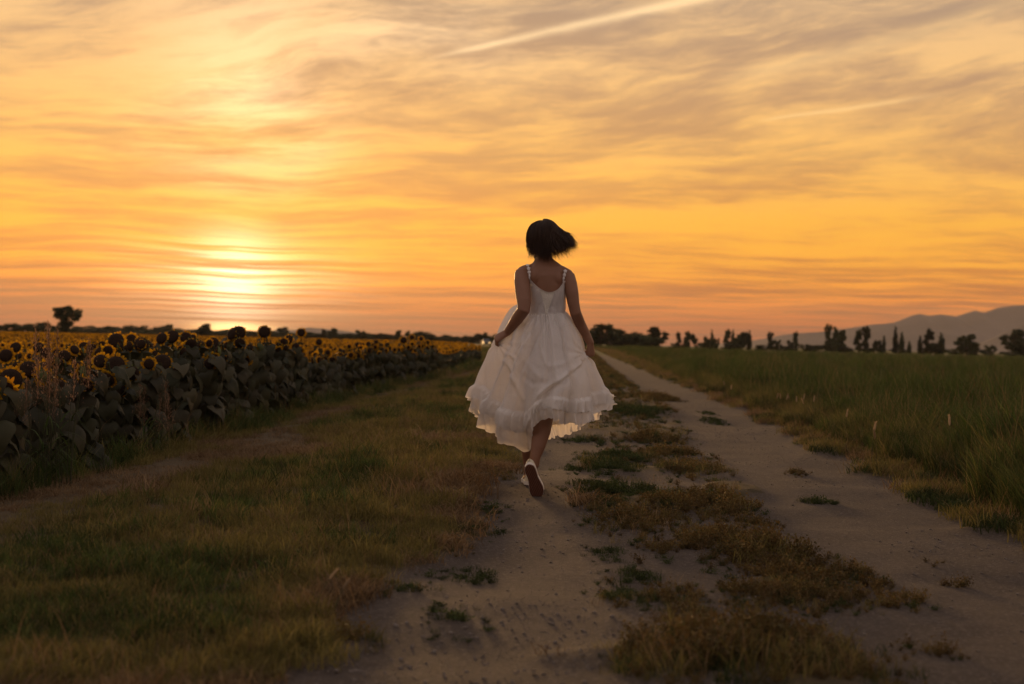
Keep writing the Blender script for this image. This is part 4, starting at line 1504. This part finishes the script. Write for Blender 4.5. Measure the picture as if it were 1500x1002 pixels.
for k in range(NS):
    ph = hr.uniform(0, 2 * math.pi)                       # compass direction of the strand from the parting: 0 = +x
    cx_, cy_ = math.cos(ph), math.sin(ph)
    fd = cx_ * fdir[0] + cy_ * fdir[1]
    right = max(0.0, cx_); left = max(0.0, -cx_); backw = max(0.0, -cy_)
    th0 = 1.55 * hr.random() ** .8                        # where on the meridian the root sits
    th_c = 1.72 - .72 * right ** 1.2 + .1 * left
    Ltot = .214 + .022 * hr.normal() - .035 * left - .004 * right
    if fd > .72: Ltot, th_c = .10, 1.0                    # short over the brow
    elif fd > .40: Ltot = .150
    Ltot -= .55 * .085 * th0
    lay = .002 + (.014 + .010 * right) * hr.random() ** .8
    flya = 2.2 if hr.random() < .06 else 1.0
    tgt = unit((.14 + .74 * right ** 1.3 + .22 * backw * (1 - left), -.05 * backw, -(1.05 - .50 * right ** 1.5)) + hr.normal(0, .13, 3) * flya)
    path = []
    th = th0 = min(th0, th_c - .1)
    n_steps = SEG - 1
    ds = Ltot / n_steps
    v = None
    for i in range(SEG):
        if th < th_c:
            g = 1 + lay / .085 * (1.0 + .6 * min(1, th))
            p = crown + np.array([HR[0] * math.sin(th) * cx_, HR[1] * math.sin(th) * cy_, HR[2] * math.cos(th)]) * g
            tn = unit((HR[0] * math.cos(th) * cx_, HR[1] * math.cos(th) * cy_, -HR[2] * math.sin(th)))
            v = tn
            th += ds / .088
        else:
            if i > SEG - 5: tgt = unit(tgt + np.array([-.16, .05, -.12]))   # ends curl under
            v = unit(v * .80 + tgt * .20)
            p = path[-1] + v * ds
        path.append(p)
    path = np.array(path)
    lockp = 5.0 * vnoise(ph * 6.0, th0 * 4.0, 3) + ph * 2
    sl = np.linspace(0, 1, SEG)
    wave = (.011 + .004 * right) * sl ** 1.4 * np.sin(9.0 * sl + lockp)
    path += wave[:, None] * unit((.35, -.6, .7)) + (.006 * sl ** 2 * math.sin(lockp * 2.3))[:, None] * np.array([0, 0, 1.0])
    wd = hr.uniform(.0007, .0014)
    base = len(V)
    tint = hr.random()
    for i in range(SEG):
        d = unit(path[min(i + 1, SEG - 1)] - path[max(i - 1, 0)])
        o_ = unit(path[i] - HC + np.array([0, 0, 1e-4]))
        sd = np.cross(d, o_); sd = sd / (np.linalg.norm(sd) + 1e-9)
        nn_ = np.cross(sd, d)
        w_ = wd * (1.0 if i < SEG - 4 else (SEG - 1 - i) / 4 + .12)
        for a in (0, 2.094, 4.189):
            V.append(path[i] + w_ * (math.cos(a) * sd + math.sin(a) * nn_)); T.append(tint)
    for i in range(SEG - 1):
        for c in range(3):
            F.append((base + 3 * i + c, base + 3 * i + (c + 1) % 3, base + 3 * i + 3 + (c + 1) % 3, base + 3 * i + 3 + c))
hair = pobj('hair', V, F, m_hair)
set_tint(hair.data, T)
hair['kind'] = 'stuff'
# the mass of hair next to the scalp
V, F = ball(crown + np.array([.004, -.006, 0.0]), (.0775, .090, .089), None, 28)
V = np.array(V)
dirs = V - crown
keepv = (dirs @ fdir) < .055 - .5 * np.maximum(0, -dirs[:, 2] - .01)
F2 = [f for f in F if all(keepv[i] for i in f) and all(dirs[i][2] > -.06 for i in f)]
cap = pobj('hair_cap', V, F2, m_hair, hair)
set_tint(cap.data, [.3] * len(V))

# ---------------- dress
m_cloth = bpy.data.materials.new('white_cotton')
m_cloth.use_nodes = True
t = NT(m_cloth.node_tree)
b = t.n['Principled BSDF']
co = t.node('ShaderNodeTexCoord').outputs['Object']
cc = t.mix(t.noise(co, 6.0, 4.0, .6), (0.86, 0.855, 0.85), (0.92, 0.915, 0.91))
t.l.new(cc, b.inputs['Base Color'])
b.inputs['Roughness'].default_value = 0.9
b.inputs['Specular IOR Level'].default_value = 0.15
bn = t.node('ShaderNodeBump'); bn.inputs['Strength'].default_value = 0.6; bn.inputs['Distance'].default_value = 0.012
cx3 = t.sep(co)
crk = t.xyz(cx3[0], cx3[1], t.mul(cx3[2], 0.22))
t.l.new(t.add(t.mul(t.noise(crk, 60.0, 4.0, .6, .6), .55), t.add(t.mul(t.noise(co, 16.0, 4.0, .6, .8), .8), t.mul(t.noise(co, 150.0, 3.0, .6), .18))), bn.inputs['Height'])
t.l.new(bn.outputs[0], b.inputs['Normal'])
tr = t.node('ShaderNodeBsdfTranslucent')
t.l.new(t.mix(1.0, cc, (1.0, .95, .88), 'MULTIPLY'), tr.inputs['Color'])
t.l.new(bn.outputs[0], tr.inputs['Normal'])
mx = t.node('ShaderNodeMixShader'); mx.inputs[0].default_value = 0.48
t.l.new(b.outputs[0], mx.inputs[1]); t.l.new(tr.outputs[0], mx.inputs[2])
thin = t.node('ShaderNodeBsdfTransparent')                # open weave of the thin cotton
mt = t.node('ShaderNodeMixShader'); mt.inputs[0].default_value = 0.04
t.l.new(mx.outputs[0], mt.inputs[1]); t.l.new(thin.outputs[0], mt.inputs[2])
t.l.new(mt.outputs[0], t.n['Material Output'].inputs['Surface'])


def pcurve(knots, th):
    """periodic smooth interpolation; knots: (angle deg, px, py, off)"""
    k = sorted(knots)
    a = np.array([v[0] for v in k], float); P_ = np.array([v[1:] for v in k], float)
    a3 = np.concatenate([a - 360, a, a + 360]); P3 = np.concatenate([P_, P_, P_])
    m_ = np.zeros_like(P3)
    m_[1:-1] = (P3[2:] - P3[:-2]) / (a3[2:] - a3[:-2])[:, None]
    i = np.clip(np.searchsorted(a3, th) - 1, 0, len(a3) - 2)
    h_ = (a3[i + 1] - a3[i])[:, None]
    s = ((th - a3[i])[:, None]) / h_
    return ((2 * s ** 3 - 3 * s ** 2 + 1) * P3[i] + (s ** 3 - 2 * s ** 2 + s) * h_ * m_[i]
            + (-2 * s ** 3 + 3 * s ** 2) * P3[i + 1] + (s ** 3 - s ** 2) * h_ * m_[i + 1])


LEVELS = [
    (0.00, [(0, 827, 455, 0), (45, 820, 454, .062), (90, 801, 453, .09), (135, 783, 454, .062), (180, 776, 457, 0), (225, 783, 459, -.062), (270, 801, 460, -.09), (315, 820, 458, -.062)]),
    (0.18, [(0, 839, 471, 0.01), (45, 826, 468, .14), (90, 793, 460, .20), (135, 760, 446, .17), (165, 753, 455, .09), (190, 757, 466, -.01), (225, 773, 480, -.115), (270, 803, 482, -.165), (315, 829, 479, -.12)]),
    (0.42, [(0, 855, 513, .05), (45, 843, 508, .25), (90, 792, 498, .32), (135, 742, 478, .24), (160, 731, 488, .12), (180, 732, 502, .0), (205, 748, 519, -.12), (230, 767, 528, -.20), (270, 806, 532, -.27), (315, 842, 523, -.17), (340, 853, 515, -.05)]),
    (0.68, [(0, 871, 546, .05), (45, 858, 552, .30), (90, 795, 556, .42), (135, 724, 544, .31), (160, 711, 545, .16), (182, 710, 545, .0), (205, 728, 566, -.10), (232, 757, 578, -.19), (250, 778, 575, -.27), (275, 812, 566, -.33), (300, 843, 566, -.27), (330, 866, 556, -.12)]),
    (0.88, [(0, 884, 577, .05), (45, 866, 596, .32), (90, 805, 614, .46), (130, 728, 606, .36), (160, 707, 588, .18), (183, 699, 577, .0), (208, 718, 600, -.10), (232, 748, 620, -.16), (246, 768, 624, -.2), (258, 780, 604, -.29), (275, 802, 592, -.34), (300, 838, 598, -.28), (330, 870, 591, -.13), (350, 888, 577, .0)]),
    (1.08, [(4, 896, 579, .05), (18, 886, 592, .16), (45, 864, 616, .36), (90, 812, 640, .50), (130, 735, 640, .40), (160, 705, 612, .2), (183, 698, 598, .02), (208, 716, 630, -.06), (230, 744, 651, -.09), (246, 772, 659, -.10), (257, 781, 628, -.27), (272, 798, 614, -.34), (300, 838, 622, -.28), (328, 872, 610, -.15), (342, 890, 597, -.07), (353, 900, 583, .0)])]
TL = np.array([l[0] for l in LEVELS])
HAND_L = ARM_L[-1] + unit((-.80, .10, -.48)) * .085 + np.array([.012, .01, -.022])
HAND_R = ARM_R[-1] + np.array([-.030, -.01, -.075])


def skirt_base(th, tt):
    """th (deg), tt arrays of the same length -> world points"""
    rows = np.array([pcurve(k, th) for _, k in LEVELS])          # level, n, 3
    i = np.clip(np.searchsorted(TL, tt) - 1, 0, len(TL) - 2)
    n = np.arange(len(th))
    h_ = TL[i + 1] - TL[i]; s = ((tt - TL[i]) / h_)[:, None]
    def slope(j):
        a = np.clip(j - 1, 0, len(TL) - 1); c = np.clip(j + 1, 0, len(TL) - 1)
        return (rows[c, n] - rows[a, n]) / (TL[c] - TL[a])[:, None]
    m0, m1 = slope(i), slope(i + 1)
    h_ = h_[:, None]
    K = ((2 * s ** 3 - 3 * s ** 2 + 1) * rows[i, n] + (s ** 3 - 2 * s ** 2 + s) * h_ * m0
         + (-2 * s ** 3 + 3 * s ** 2) * rows[i + 1, n] + (s ** 3 - s ** 2) * h_ * m1)
    dep = D0 + K[:, 2]
    return CAM + dep[:, None] * (F_AX + ((K[:, 0] - 750) / FPX)[:, None] * R_AX + ((501 - K[:, 1]) / FPX)[:, None] * U_AX)


def cnoise(th, tt, f, g, seed):
    """noise periodic in angle"""
    r = np.radians(th)
    return fbm(np.cos(r) * f + 7.3, np.sin(r) * f + tt * g + 3.1, seed, 3) - .5


def axis_out(P_, tt):
    """horizontal outward direction from the skirt's own axis"""
    cx = np.interp(tt, [0, .4, .7, 1.1], [q_(801, 457)[0], q_(797, 510)[0], q_(795, 560)[0], q_(797, 620)[0]])
    cy = D0 + np.interp(tt, [0, .4, .7, 1.1], [0, .02, .06, .08])
    o_ = np.stack([P_[:, 0] - cx, P_[:, 1] - cy, np.zeros(len(P_))], -1)
    return o_ / (np.linalg.norm(o_, axis=1)[:, None] + 1e-9)


# creases seen on the back of the skirt: polylines in frame pixels, height, width
CREASE = [([(795, 462), (783, 482), (768, 508), (757, 532), (752, 560)], .016, 2.6), ([(800, 466), (790, 490), (775, 515), (762, 545), (757, 575)], -.015, 3.0), ([(789, 460), (776, 480), (762, 505), (752, 522)], .013, 2.4),
          ([(808, 462), (800, 478), (794, 492), (792, 505), (796, 525), (805, 542)], .010, 2.2), ([(822, 458), (824, 470), (823, 480)], .008, 2.0), ([(812, 462), (806, 476)], .009, 2.0),
          ([(857, 522), (835, 545), (808, 563), (788, 580), (776, 600)], .018, 4.0), ([(853, 530), (828, 556), (800, 574), (782, 592), (774, 612)], -.016, 4.0), ([(846, 520), (826, 532), (810, 536), (796, 533)], .007, 4.0),
          ([(742, 512), (752, 524), (757, 535)], .012, 3.0), ([(738, 512), (745, 535), (757, 560), (764, 585)], .014, 3.2), ([(770, 530), (782, 545), (797, 556)], .006, 4.0), ([(764, 550), (780, 562), (800, 560)], -.007, 4.0)]


def creases(P_, facing):
    rel = P_ - CAM
    dep = rel[:, 1]
    px = 750 + (rel @ R_AX) / dep * FPX
    py = 501 - (rel @ U_AX) / dep * FPX
    out_ = np.zeros(len(P_))
    for pts_, hgt_, wid in CREASE:
        best = np.full(len(P_), 1e9); frac = np.zeros(len(P_))
        for j in range(len(pts_) - 1):
            ax, ay = pts_[j]; bx_, by_ = pts_[j + 1]
            L2 = (bx_ - ax) ** 2 + (by_ - ay) ** 2
            u = np.clip(((px - ax) * (bx_ - ax) + (py - ay) * (by_ - ay)) / L2, 0, 1)
            dd = np.hypot(px - ax - u * (bx_ - ax), py - ay - u * (by_ - ay))
            upd = dd < best
            best = np.where(upd, dd, best); frac = np.where(upd, (j + u) / (len(pts_) - 1), frac)
        out_ += hgt_ * np.exp(-(best / wid) ** 2) * np.sin(math.pi * np.clip(frac * .9 + .06, 0, 1)) ** .6
    return out_ * facing * 1.45


def skirt_surface(th, tt):
    P_ = skirt_base(th, tt)
    o_ = axis_out(P_, tt)
    r = np.radians(th)
    ph1 = cnoise(th, tt * 0, 2.0, 0, 5) * 9
    gather = .0075 * np.exp(-((tt - .05) / .13) ** 2) * np.sin(46 * r + ph1 * 3) * (1 - np.exp(-tt / .015))
    drift = cnoise(th, tt, 1.6, 1.3, 9) * 5
    main = (.011 + .025 * sstep(tt, .15, .9)) * np.sin(13 * r + ph1 + drift) * sstep(tt, .03, .25)
    fine = .006 * np.sin(31 * r + drift * 2.5 + ph1 * 2) * sstep(tt, .08, .3) * (.4 + 1.2 * np.clip(cnoise(th, tt, 3, 2, 13) + .5, 0, 1))
    disp = gather + main + fine + cnoise(th, tt, 3.2, 5.0, 17) * .016 * sstep(tt, .1, .4)
    facing = np.clip(-o_[:, 1] * 1.8, 0, 1)
    disp = disp * (1 - .35 * facing * sstep(tt, .15, .4) * (1 - sstep(tt, .7, .85))) + creases(P_, facing)
    P_ = P_ + o_ * disp[:, None]
    for hnd, kk in ((HAND_L, 1), (HAND_R, 1)):
        dv = P_ - hnd
        d = np.linalg.norm(dv, axis=1)
        ang = np.arctan2(dv[:, 0], -dv[:, 2])
        P_ = P_ + o_ * (.008 * np.sin(13 * ang + hnd[0] * 5) * np.exp(-d / .16) * (1 - np.exp(-(d / .05) ** 2)))[:, None]
        P_ = P_ - dv * (.72 * np.exp(-(d / .060) ** 2))[:, None]
    return P_


def sheet(name, NTH, tts, mat, parent, fn):
    th = np.linspace(0, 360, NTH, endpoint=False)
    TH, TT = np.meshgrid(th, tts)
    P_ = fn(TH.ravel(), TT.ravel())
    n, m_ = TH.shape
    ii = np.arange(n * m_).reshape(n, m_)
    jj = np.roll(ii, -1, axis=1)
    F_ = np.stack([ii[:-1], jj[:-1], jj[1:], ii[1:]], -1).reshape(-1, 4)
    return pobj(name, P_, F_, mat, parent)


dress = sheet('dress', 420, np.linspace(0, .93, 110), m_cloth, None, skirt_surface)


def ruffle_fn(t0, t1, waves, amp, lift, seed):
    def fn(th, tt):
        s = np.clip((tt - t0) / (t1 - t0), 0, 1)
        hem = 1 + .16 * cnoise(th, tt * 0, 6, 0, seed + 3) + .010 * np.abs(np.sin(np.radians(th) * waves * 1.5))
        te = np.minimum(t0 + (t1 - t0) * s * hem, 1.12)
        P_ = skirt_surface(th, te)
        o_ = axis_out(P_, te)
        r = np.radians(th)
        ph = cnoise(th, tt * 0, 5, 0, seed) * 22
        dr = cnoise(th, s * .6, 5, 1, seed + 1) * 5
        am = amp * s ** .8 * (.45 + 1.3 * np.clip(cnoise(th, tt * 0, 4, 0, seed + 2) + .5, 0, 1))
        w = np.sin(waves * r + ph + dr) + .45 * np.sin(waves * 1.7 * r + ph * 1.7)
        gat = .0022 * np.sin(waves * 3.1 * r + ph) * (1 - s) * sstep(s, 0, .08)
        P_ = P_ + o_ * (lift * sstep(s, 0, .25) + am * w + gat)[:, None]
        tang = np.stack([-o_[:, 1], o_[:, 0], np.zeros(len(P_))], -1)
        P_ = P_ + tang * (am * .45 * np.cos(waves * r + ph + dr))[:, None]
        P_[:, 2] += am * .5 * np.sin(waves * r + ph + dr + 1.0)
        return P_
    return fn


sheet('ruffle', 960, np.linspace(.90, 1.08, 22), m_cloth, dress, ruffle_fn(.90, 1.08, 40, .016, .004, 101))
sheet('ruffle', 960, np.linspace(.785, .925, 18), m_cloth, dress, ruffle_fn(.785, .935, 44, .012, .019, 131))

# bodice
top_k = [(272, 429), (250, 424.5), (228, 415.5), (212, 407), (197, 413), (180, 421), (150, 414), (120, 406), (90, 408), (60, 406), (30, 414), (0, 424), (344, 418), (328, 411), (312, 417.5), (294, 425.5)]


def bodice_fn(th, u):
    kk = [(a % 360, y_, 0, 0) for a, y_ in top_k]
    top = pcurve(kk, th)[:, 0]
    py = 461 + (top - 461) * u + np.where(u < .01, 2, 0)
    tp = TRUNK[::-1]
    ys_ = [v[1] for v in tp]
    cx = np.interp(py, ys_, [v[0] for v in tp]); rx = np.interp(py, ys_, [v[2] for v in tp]); ry = np.interp(py, ys_, [v[3] for v in tp])
    r = np.radians(th)
    off = .012 + .004 * np.sin(9 * r + 3 * cnoise(th, u, 3, 2, 7)) * (1 - u) + cnoise(th, u, 5, 4, 3) * .010 + .005 * (u > .97)
    off = off + .012 * np.exp(-((th - 270) / 45) ** 2) * sstep(u, .2, 1.0)
    rel = np.stack([np.cos(r) * (rx + off), np.sin(r) * (ry + off)], -1)
    c = CAM + D0 * (F_AX + ((cx - 750) / FPX)[:, None] * R_AX + ((501 - py) / FPX)[:, None] * U_AX)
    c[:, 0] += rel[:, 0]; c[:, 1] += rel[:, 1]
    return c


sheet('bodice', 220, np.linspace(0, 1, 36), m_cloth, dress, bodice_fn)

# textured panel let into the back of the bodice
m_lace = varied('lace', (.80, .76, .68), (.90, .87, .80), 160, .9, .15, 1.0, 210)


def panel_fn():
    us = np.linspace(.03, .985, 26); V, F = [], []
    for u in us:
        w_ = 3 + 19 * u ** 1.2
        th = np.linspace(268 - w_, 268 + w_, 15)
        P_ = bodice_fn(th, np.full(15, u))
        P_[:, 1] -= .0035
        V += list(P_)
    for i in range(25):
        for j in range(14):
            F.append((i * 15 + j, i * 15 + j + 1, (i + 1) * 15 + j + 1, (i + 1) * 15 + j))
    return V, F


V, F = panel_fn()
pobj('lace_panel', V, F, m_lace, dress)

# straps: chains of little cloth flowers lying on the skin
m_flower = varied('cloth_flower', (.74, .70, .68), (.80, .77, .75), 30, .85, .15)


def on_back(px, py):
    o_ = at(px, py, D0 - .6); d_ = unit(at(px, py, D0) - o_)
    hit = bvh.ray_cast(Vector(o_ - BASE), Vector(d_))
    if hit[0] is None: return q_(px, py, -.03), np.array([0, -1.0, 0])
    nrm = np.array(hit[1]);
    if nrm.dot(d_) > 0: nrm = -nrm
    return np.array(hit[0]) + BASE, nrm


for pts_ in ([(777, 409), (776.3, 404.2), (775.4, 398.8), (774.2, 393.6), (772.7, 389.6)], [(825.5, 413.5), (826.2, 408), (827, 402.8), (827.9, 397.6)]):
    V, F = [], []
    cen = []
    for k, (px, py) in enumerate(pts_):
        c, nrm = on_back(px, py)
        c = c + nrm * .006
        cen.append(c)
        u = unit(np.cross(nrm, (0.1, 0, 1))); w = np.cross(nrm, u)
        if k == 0: continue
        o = len(V)
        V.append(c + nrm * .004)
        nn = 30
        for ring, (rr0, hz) in enumerate(((.45, .003), (1.0, 0.0))):
            for q in range(nn):
                a = 2 * math.pi * q / nn + k
                rr = .0118 * rr0 * (1 if ring == 0 else .62 + .40 * abs(math.sin(2.5 * (a - k))) ** .6)
                V.append(c + nrm * hz + rr * (math.cos(a) * u + math.sin(a) * w))
        for q in range(nn):
            F.append((o, o + 1 + q, o + 1 + (q + 1) % nn))
            F.append((o + 1 + q, o + 1 + nn + q, o + 1 + nn + (q + 1) % nn, o + 1 + (q + 1) % nn))
    # over the shoulder to the front of the bodice
    last = cen[-1]
    cen += [last + np.array([0, .03, .004]), last + np.array([0, .06, -.012]), last + np.array([.004, .085, -.07])]
    cv, cf = limb(cen, [.0028] * len(cen), 6)
    cf = [tuple(i + len(V) for i in f) for f in cf]
    o = pobj('strap', np.concatenate([np.array(V), cv]), F + cf, m_flower, dress)
    o['kind'] = 'stuff'

# ---------------- shoes
m_canvas = varied('shoe_canvas', (.62, .57, .42), (.70, .65, .50), 40, .9, .15, .3, 300)
m_wall = varied('shoe_sidewall', (.62, .57, .50), (.72, .68, .62), 20, .6, .3)
m_sole, t, b = material('gum_outsole')
co = t.node('ShaderNodeTexCoord').outputs['Object']
wv = t.node('ShaderNodeTexWave', wave_type='BANDS', bands_direction='DIAGONAL'); wv.inputs['Scale'].default_value = 60.0
t.l.new(co, wv.inputs['Vector'])
t.l.new(t.mix(wv.outputs['Fac'], (.10, .042, .026), (.19, .085, .055)), b.inputs['Base Color'])
bn = t.node('ShaderNodeBump'); bn.inputs['Strength'].default_value = .7; bn.inputs['Distance'].default_value = .003
t.l.new(wv.outputs['Fac'], bn.inputs['Height']); t.l.new(bn.outputs[0], b.inputs['Normal'])
b.inputs['Roughness'].default_value = .7


def shoe(heel, fr):
    l, u, s_ = fr
    LN = .252
    st = np.array([0, .02, .06, .13, .25, .40, .55, .68, .80, .90, .96, .99, 1.0])
    hw = np.array([.004, .016, .026, .031, .032, .030, .035, .041, .042, .035, .023, .012, .003])
    cx = np.array([0, 0, 0, 0, 0, .002, .004, .004, .002, -.001, -.003, -.004, -.004])
    P = lambda a, z, x: heel + l * (a * LN) + u * z + s_ * x

    def slab(z0, z1, grow0, grow1):
        V, F = [], []
        n = len(st)
        for z, g in ((z0, grow0), (z1, grow1)):
            for i in range(n): V.append(P(st[i] + (g * 3 if i == n - 1 else (-g * 3 if i == 0 else 0)), z, cx[i] + hw[i] + g))
            for i in range(n)[::-1]: V.append(P(st[i] + (g * 3 if i == n - 1 else (-g * 3 if i == 0 else 0)), z, cx[i] - hw[i] - g))
        m_ = 2 * n
        for k in range(m_): F.append((k, (k + 1) % m_, m_ + (k + 1) % m_, m_ + k))
        F.append(tuple(range(m_))[::-1]); F.append(tuple(range(m_, 2 * m_)))
        return V, F
    # upper: half-rounded sections from heel to toe
    hh = np.array([.068, .074, .078, .076, .070, .068, .062, .052, .044, .036, .029, .024, .020])
    V, F = [], []
    n = len(st); k_ = 13
    for i in range(n):
        for j in range(k_):
            a = math.pi * j / (k_ - 1)
            cw = abs(math.cos(a)) ** .75 * (1 if math.cos(a) >= 0 else -1)
            V.append(P(.012 + st[i] * .972, .022 + (hh[i] - .022) * math.sin(a) ** .7, cx[i] + (hw[i] - .001) * cw))
    for i in range(n - 1):
        for j in range(k_ - 1):
            F.append((i * k_ + j, i * k_ + j + 1, (i + 1) * k_ + j + 1, (i + 1) * k_ + j))
    F.append(tuple(range(k_))); F.append(tuple(range((n - 1) * k_, n * k_))[::-1])
    up = pobj('shoe', V, F, m_canvas)
    V, F = slab(.004, .027, .0025, .0025)
    pobj('sidewall', V, F, m_wall, up, False)
    V, F = slab(-.003, .004, -.0015, .0005)
    pobj('outsole', V, F, m_sole, up, False)


shoe(HEEL_R, FR)
shoe(HEEL_L, FL)
# ------------------------------------------------------------------ single plants that stand out
m_panicle = leafy('grass_panicle', (0.16, 0.085, 0.05), (0.24, 0.14, 0.085), (0.30, 0.19, 0.12), 0.4)
m_fox = leafy('foxtail_head', (0.26, 0.18, 0.10), (0.36, 0.26, 0.15), (0.44, 0.33, 0.2), 0.45)


def strip(path, w0, w1, side):
    V, F = [], []
    n = len(path)
    for i, p in enumerate(path):
        w = w0 + (w1 - w0) * i / (n - 1)
        V += [p - side * w, p + side * w]
    for i in range(n - 1):
        F.append((2 * i, 2 * i + 1, 2 * i + 3, 2 * i + 2))
    return V, F


def wild_grass(px, py_base, py_top, depth, seed, label, nst=6):
    r = np.random.default_rng(seed)
    b0 = at(px, py_base, depth); H = at(px, py_top, depth)[2]
    x0, z0 = b0[0], float(gz(b0[0], depth))
    root = empty('wild_grass', (x0, depth, z0))
    tag(root, label, 'grass plant', 'tall wild grasses among the sunflowers')
    for k in range(nst):
        h = (H - z0) * r.uniform(.72, 1.0) if k else H - z0
        a = r.uniform(0, 6.28)
        off = np.array([math.cos(a), math.sin(a), 0]) * r.uniform(.01, .07)
        ln = np.array([math.cos(a), math.sin(a), 0]) * r.uniform(.02, .14)
        path = [off + ln * s ** 2 + np.array([0, 0, h * s]) for s in np.linspace(-.02, 1, 8)]
        V, F = limb(path, np.linspace(.0038, .0012, 8), 5)
        st = mesh_obj('stalk', V, F, m_stem, root, True)
        PV, PF, PT = [], [], []
        for q in range(95):                                   # feathery seed head
            s = r.random()
            c0 = path[-1] + np.array([0, 0, -.26 * (1 - s)]) - (path[-1] - path[-2]) * 0
            rad = .085 * (1 - s) ** .7 * r.random() + .006
            a2 = r.uniform(0, 6.28)
            c1 = c0 + np.array([rad * math.cos(a2), rad * math.sin(a2), .05 * r.random()])
            sd = np.array([-math.sin(a2), math.cos(a2), 0])
            o = len(PV)
            v, f = strip([c0, (c0 + c1) / 2 + np.array([0, 0, .006]), c1], .0006, .0006, sd)
            PV += v; PF += [tuple(i + o for i in ff) for ff in f]
            o = len(PV)
            u = r.normal(size=3); u /= np.linalg.norm(u)
            PV += [c1 - sd * .003, c1 + u * .004, c1 + sd * .003, c1 + np.array([0, 0, .012])]
            PF.append((o, o + 1, o + 2, o + 3))
            PT += [r.random() * .9] * 10
        p = mesh_obj('seed_head', PV, PF, m_panicle, st)
        set_tint(p.data, PT); p['kind'] = 'stuff'
        for q in range(3):                                     # long arching leaves
            a3 = r.uniform(0, 6.28); L = r.uniform(.22, .42); zb = h * r.uniform(.08, .55)
            d = np.array([math.cos(a3), math.sin(a3), 0])
            pth = [off + np.array([0, 0, zb]) + d * L * s * .8 + np.array([0, 0, L * (.9 * s - .95 * s * s)]) for s in np.linspace(0, 1, 7)]
            V, F = strip(pth, .006, .0006, np.array([-d[1], d[0], 0]))
            lf = mesh_obj('leaf', V, F, m_green, root)
            set_tint(lf.data, [r.random() * .7] * len(V))
    return root


wild_grass(92, 690, 478, 8.55, 1, 'tall wild grass with feathery brown heads standing before the sunflowers', 8)
wild_grass(60, 700, 520, 8.5, 2, 'shorter wild grass clump leaning beside the feathery-headed grass', 6)
wild_grass(215, 650, 560, 11.0, 3, 'low wild grass clump at the foot of the sunflower leaf wall', 5)

FOXL = 'pale bristly seed head nodding at the edge of the tall grass'
for k, (px, py, hh) in enumerate([(1136, 612, .26), (1143, 615, .30), (1149, 612, .24), (1158, 617, .30), (1166, 618, .27), (1174, 621, .31), (1181, 620, .26), (1190, 624, .30), (1276, 690, .30), (1284, 694, .26), (1391, 704, .40),
                                  (1064, 590, .3), (1070, 592, .28), (1237, 655, .28), (462, 905, .13), (488, 905, .11)]):
    r = np.random.default_rng(300 + k)
    g = on_ground(px, py)
    lab = FOXL if py < 800 else 'small seed head leaning out of the verge grass over bare dirt'
    root = empty('foxtail_grass', (g[0], g[1], float(gz(g[0], g[1]))))
    tag(root, lab, 'grass plant', 'pale foxtail seed heads')
    ln = np.array([r.uniform(-.05, .05), r.uniform(-.04, .04), 0])
    path = [ln * s * s + np.array([0, 0, hh * s]) for s in np.linspace(-.05, 1, 7)]
    V, F = limb(path, np.linspace(.0022, .0012, 7), 5)
    mesh_obj('stalk', V, F, m_stem, root, True)
    tip = path[-1]; dr_ = (path[-1] - path[-2]); dr_ /= np.linalg.norm(dr_)
    sz_ = .035 / .07 if py > 800 else 1.0
    pth = [tip + dr_ * .07 * sz_ * s + np.array([ln[0], ln[1], 0]) * .25 * s * s for s in np.linspace(-.1, 1, 7)]
    V, F = limb(pth, np.array([.003, .007, .0085, .008, .007, .005, .0015]) * sz_, 8)
    PV = [tuple(v) for v in V]; PF = list(F)
    for q in range(70):
        c = pth[r.integers(1, 6)]; d = r.normal(size=3); d /= np.linalg.norm(d); d = d + dr_ * .9
        o = len(PV); sd = np.cross(d, [0, 1, .2]); sd /= np.linalg.norm(sd) + 1e-9
        PV += [tuple(c - sd * .0012), tuple(c + sd * .0012), tuple(c + d * .014 * sz_)]; PF.append((o, o + 1, o + 2))
    p = mesh_obj('seed_head', PV, PF, m_fox, root)
    set_tint(p.data, r.random(len(PV)) * .8); p['kind'] = 'stuff'
# ------------------------------------------------------------------ haze
m_haze = bpy.data.materials.new('haze_air')
m_haze.use_nodes = True
t = NT(m_haze.node_tree)
t.n.clear()
pv = t.node('ShaderNodeVolumePrincipled')
pv.inputs['Color'].default_value = (0.90, 0.82, 0.75, 1.0)
pv.inputs['Density'].default_value = 0.00005
pv.inputs['Anisotropy'].default_value = 0.1
mo = t.node('ShaderNodeOutputMaterial')
t.l.new(pv.outputs[0], mo.inputs['Volume'])
bm = bmesh.new()
bmesh.ops.create_cube(bm, size=1.0)
for v in bm.verts:
    v.co.x *= 17400
    v.co.y = -500 if v.co.y < 0 else 9400
    v.co.z = -4.0 if v.co.z < 0 else 285.0
me = bpy.data.meshes.new('haze')
bm.to_mesh(me); bm.free()
me.materials.append(m_haze)
haze = bpy.data.objects.new('haze', me)
COL.objects.link(haze)
tag(haze, 'thin warm evening haze lying over the fields', 'haze', kind='stuff')
